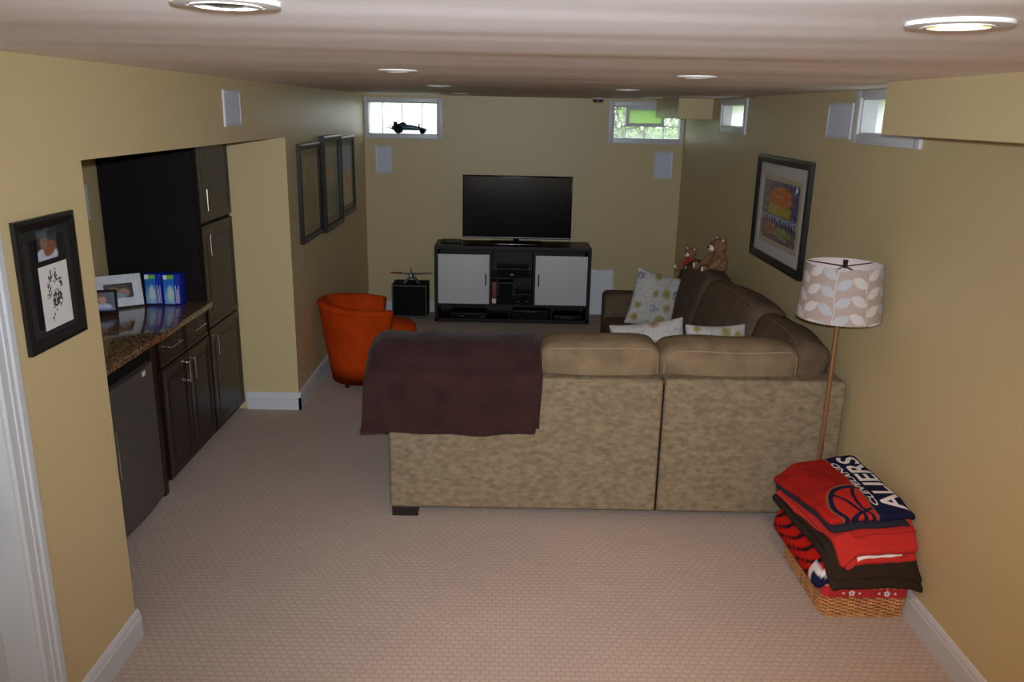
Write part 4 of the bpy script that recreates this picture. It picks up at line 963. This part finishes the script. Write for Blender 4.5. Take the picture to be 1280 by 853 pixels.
# liner turned over the rim
bm = nb(); NL = 360; P_ = peri(NL, .021); Pi_ = peri(NL, -.004)
prof_l = []
for i in range(NL):
    w_ = .0025 * math.sin(i * .25) + .002 * math.sin(i * .61); o1 = P_[i]; in1 = Pi_[i]; nn = (P_[(i + 1) % NL] - P_[i - 1]).normalized().cross(Vector((0, 0, 1)))
    x_ = [o1 + nn * (w_ * 1.5) + Vector((0, 0, .110 + w_)), o1 + nn * w_ + Vector((0, 0, .125)), o1 + Vector((0, 0, bh + .004)), o1.lerp(in1, .5) + Vector((0, 0, bh + .018)), in1 + Vector((0, 0, bh + .006)), in1 + Vector((0, 0, .05))]
    prof_l.append([bm.verts.new(q) if q.x < 1.732 else bm.verts.new((1.732, q.y, q.z)) for q in x_])
for i in range(NL):
    a, b = prof_l[i], prof_l[(i + 1) % NL]
    for k in range(5): bm.faces.new((a[k], b[k], b[k + 1], a[k + 1]))
ln = obj('liner', bm, M['red_cloth'], bk_, smooth=True)
for fxx, rr in ((1.435, .006), (1.470, .014), (1.503, .006), (1.585, .006), (1.618, .014), (1.652, .006)):
    bm = nb(); y_ = by0 - .0275; z_ = .134
    for k in range(5):
        a = k * 2 * PI / 5 + .3; ball(bm, (fxx + rr * .62 * math.cos(a), y_, z_ + rr * .62 * math.sin(a)), (rr * .42, .002, rr * .42), 6)
    o = obj('flower_motif', bm, M['white_cloth'], ln); o['kind'] = 'stuff'

def quad_map(Q, z0, amp, seed, droop=None):
    """(s,t,w)->world for a blanket whose outline is quad Q = near-left, near-right, far-right, far-left"""
    Q = [Vector((q[0], q[1], 0)) for q in Q]
    def f(s, t, z):
        p = Q[0] * (1 - s) * (1 - t) + Q[1] * s * (1 - t) + Q[2] * s * t + Q[3] * (1 - s) * t
        n_ = noise.noise(Vector((s * 2.5 + seed, t * 2.5, seed))) * amp + noise.noise(Vector((s * 7 + seed, t * 7, seed + 3))) * amp * .3
        p.x += noise.noise(Vector((t * 4, seed, 1))) * .008; p.y += noise.noise(Vector((s * 4, seed, 5))) * .008
        p.z = z0 + z + n_ + (droop(s, t) if droop else 0); p.x = min(p.x, 1.734); return p
    return f
def fold_layer(name, parent, fmap, w, d, z0, z1, m, r=None, step=.02):
    bm = nb(); h = z1 - z0
    rbox(bm, w, d, h, r or h * .49, step, lambda p: fmap(p.x / w + .5, p.y / d + .5, p.z + (z0 + z1) / 2)); return obj(name, bm, m, parent, smooth=True)
sm = lambda x: max(0, min(1, x)) ** 2 * (3 - 2 * max(0, min(1, x)))

# striped red and black blanket lying in the basket, bulging over its left side
sb = thing('striped_blanket', 'red blanket with black streaks lying lowest in the wicker basket, white and navy corner', 'blanket', (1.52, 3.28, .16), 'folded blankets piled on the basket')
fm = quad_map(((1.308, 2.985), (1.715, 2.99), (1.715, 3.54), (1.285, 3.53)), 0, .008, 2, lambda s, t: -.055 * sm(1 - s * 5) + .02 * t)
bm = nb(); w, d, z0, z1 = .42, .53, .185, .285
LCOORD = []
def fn_(p):
    return fm(p.x / w + .5, p.y / d + .5, p.z + (z0 + z1) / 2)
rbox(bm, w, d, z1 - z0, .045, .007, fn_); o = obj('blanket_fold', bm, M['printed_fleece'], sb, smooth=True)
def stripe_fn(co):
    x, y, z = co[:, 0], co[:, 1], co[:, 2]; c = blank(x, (184, 26, 18)); u = y * 1.0 + z * 1.6
    c = put(c, ((np.sin(u * 62 + np.sin(z * 60) * 1.1) > .62) & (z < .30)) * 1., (24, 18, 22))
    c = put(c, ((y < 3.07) & (z < .24)) * 1., (214, 206, 204)); c = put(c, ((y < 3.045) & (z < .215)) * 1., (26, 30, 60)); return c
paint(o, stripe_fn)
fold_layer('inner_fold', sb, quad_map(((1.40, 3.05), (1.70, 3.05), (1.70, 3.52), (1.40, 3.52)), 0, 0.0, 3), .3, .47, .06, .182, M['navy'], .04, .05)

bb = thing('brown_blanket', 'dark brown folded fleece blanket, second from the bottom of the pile', 'blanket', (1.52, 3.25, .28), 'folded blankets piled on the basket')
dr = lambda s, t: -.085 * sm(1 - t / .22) - .012 * sm(1 - s / .15) * (1 - t) + .035 * t - .02 * sm((s - .85) / .15) * (1 - t)
fb1 = quad_map(((1.350, 2.925), (1.73, 2.93), (1.725, 3.55), (1.265, 3.50)), 0, .006, 5, dr)
fold_layer('lower_fold', bb, fb1, .4, .60, .282, .314, M['brown_fleece'])
fold_layer('upper_fold', bb, quad_map(((1.362, 2.945), (1.73, 2.95), (1.725, 3.55), (1.275, 3.49)), 0, .006, 5, dr), .39, .58, .316, .345, M['brown_fleece'])

rb_ = thing('red_blanket', 'plain red folded fleece blanket with white lining, third from the bottom of the pile', 'blanket', (1.52, 3.25, .34), 'folded blankets piled on the basket')
dr2 = lambda s, t: -.070 * sm(1 - t / .2) - .05 * sm(1 - s / .2) * (1 - t * .6) + .035 * t
Qr = ((1.392, 2.965), (1.72, 3.00), (1.715, 3.53), (1.262, 3.45))
fold_layer('lower_fold', rb_, quad_map(Qr, 0, .006, 7, dr2), .36, .53, .350, .378, M['red_fleece'])
fold_layer('white_lining', rb_, quad_map(((1.43, 2.972), (1.655, 3.0), (1.66, 3.45), (1.36, 3.42)), 0, .006, 7, dr2), .26, .45, .3785, .3875, M['white_cloth'])
fold_layer('upper_fold', rb_, quad_map(Qr, 0, .006, 7, lambda s, t: dr2(s, t) - .006 * sm(1 - s * 5)), .36, .53, .388, .428, M['red_fleece'])

# printed team blanket on top
tb2 = thing('printed_blanket', 'red and navy printed basketball blanket with white team lettering on top of the pile', 'blanket', (1.5, 3.3, .42), 'folded blankets piled on the basket')
Qt = ((1.345, 3.015), (1.728, 3.07), (1.672, 3.585), (1.232, 3.42))
dt = lambda s, t: -.016 * sm(1 - t / .25) - .050 * sm(1 - s / .25) * (.15 + .85 * t) + .030 * t - .012 * sm((s - .9) / .1)
ft = quad_map(Qt, 0, .006, 11, dt)
fold_layer('lower_fold', tb2, quad_map(((1.352, 2.998), (1.70, 3.055), (1.67, 3.58), (1.245, 3.42)), 0, .006, 11, dt), .40, .50, .434, .458, M['navy'])
fold_layer('red_inner_fold', tb2, quad_map(((1.44, 2.992), (1.722, 3.04), (1.67, 3.5), (1.40, 3.42)), 0, .006, 11, dt), .28, .42, .425, .433, M['red_fleece'])
w, d, z0, z1 = .42, .52, .460, .492
bm = nb(); rbox(bm, w, d, z1 - z0, .0155, .0045, lambda p: ft(p.x / w + .5, p.y / d + .5, p.z + (z0 + z1) / 2))
# remember the flat coordinates for the print
flat = []
bm2 = nb(); rbox(bm2, w, d, z1 - z0, .0155, .0045, None); bm2.verts.index_update(); flat = np.array([v.co[:] for v in bm2.verts]); bm2.free()
o = obj('upper_fold', bm, M['printed_fleece'], tb2, smooth=True)
def top_print(co):
    s = flat[:, 0] / w + .5; t = flat[:, 1] / d + .5; up = flat[:, 2] > -.004
    X, Y = s * .42, t * .52; c = blank(s, (142, 26, 21)); c = put(c, soft(t - .35, .5) * .5, (178, 36, 27))
    # large faded ball seams
    for (cx_, cy_, R_) in ((.02, .30, .16), (.10, .44, .20), (.30, .60, .30)):
        c = put(c, soft(np.abs(np.hypot(X - cx_, Y - cy_) - R_) - .0016, .0015) * (s < .5), (62, 16, 30))
    # basketball emblem
    bxx, byy, R0 = .215, .075, .165; D = np.hypot(X - bxx, Y - byy); inside = D < R0
    c = put(c, soft(D - R0 - .010, .002), (128, 80, 52)); c = put(c, soft(D - R0, .002), (24, 26, 52)); c = put(c, soft(D - R0 + .022, .002), (176, 40, 30))
    seam = (np.abs((X - bxx) * .9 + (Y - byy) * .35 + .055 + .25 * ((Y - byy)) ** 2 * 6) < .0085) | (np.abs(Y - byy + .01 - .9 * (X - bxx) * .5 + .02) < .0085) | (np.abs(np.hypot(X - bxx - .16, Y - byy - .02) - .19) < .008)
    c = put(c, (seam & (D < R0 - .01)) * 1., (24, 26, 52))
    # navy banner
    edge = .235 - .00 * Y + .02 * np.sin(Y * 4)
    c = put(c, soft(edge - .008 - X, .002), (120, 76, 54)); c = put(c, soft(edge - X, .002), (22, 26, 54)); c = put(c, soft(.412 - X, .003), (128, 78, 54))
    return c
paint(o, top_print)
def lettering(word, s0, s1, t0, t1, shear, name, eps=.0012, bold=0.0):
    cu = bpy.data.curves.new('txt', 'FONT'); cu.body = word; cu.offset = bold; cu.resolution_u = 3
    to = bpy.data.objects.new('txt', cu); C.objects.link(to); bpy.context.view_layer.update()
    me = bpy.data.meshes.new_from_object(to.evaluated_get(bpy.context.evaluated_depsgraph_get())); bpy.data.objects.remove(to)
    bm = nb(); bm.from_mesh(me); bpy.data.meshes.remove(me)
    bmesh.ops.triangulate(bm, faces=bm.faces[:])
    xs = [v.co.x for v in bm.verts]; ys = [v.co.y for v in bm.verts]; xa, xb, ya, yb = min(xs), max(xs), min(ys), max(ys)
    for _ in range(3):
        long = [e for e in bm.edges if e.calc_length() > .08]
        if not long: break
        bmesh.ops.subdivide_edges(bm, edges=long, cuts=1); bmesh.ops.triangulate(bm, faces=[f for f in bm.faces if len(f.verts) > 3])
    for v in bm.verts:
        a = (v.co.x - xa) / (xb - xa); b = (v.co.y - ya) / (yb - ya)
        # reading direction runs along +t (towards the back); letter tops point to -s
        t = t0 + (t1 - t0) * a + shear * b; s = s1 + (s0 - s1) * b; v.co = ft(s, t, z1 + eps)
    return obj(name, bm, M['letter'], tb2)
lettering('CLEVELAND', .590, .660, .12, .86, .02, 'small_lettering', bold=.01)
lettering('ALIERS', .700, .945, .035, .93, .03, 'large_lettering', bold=.02)
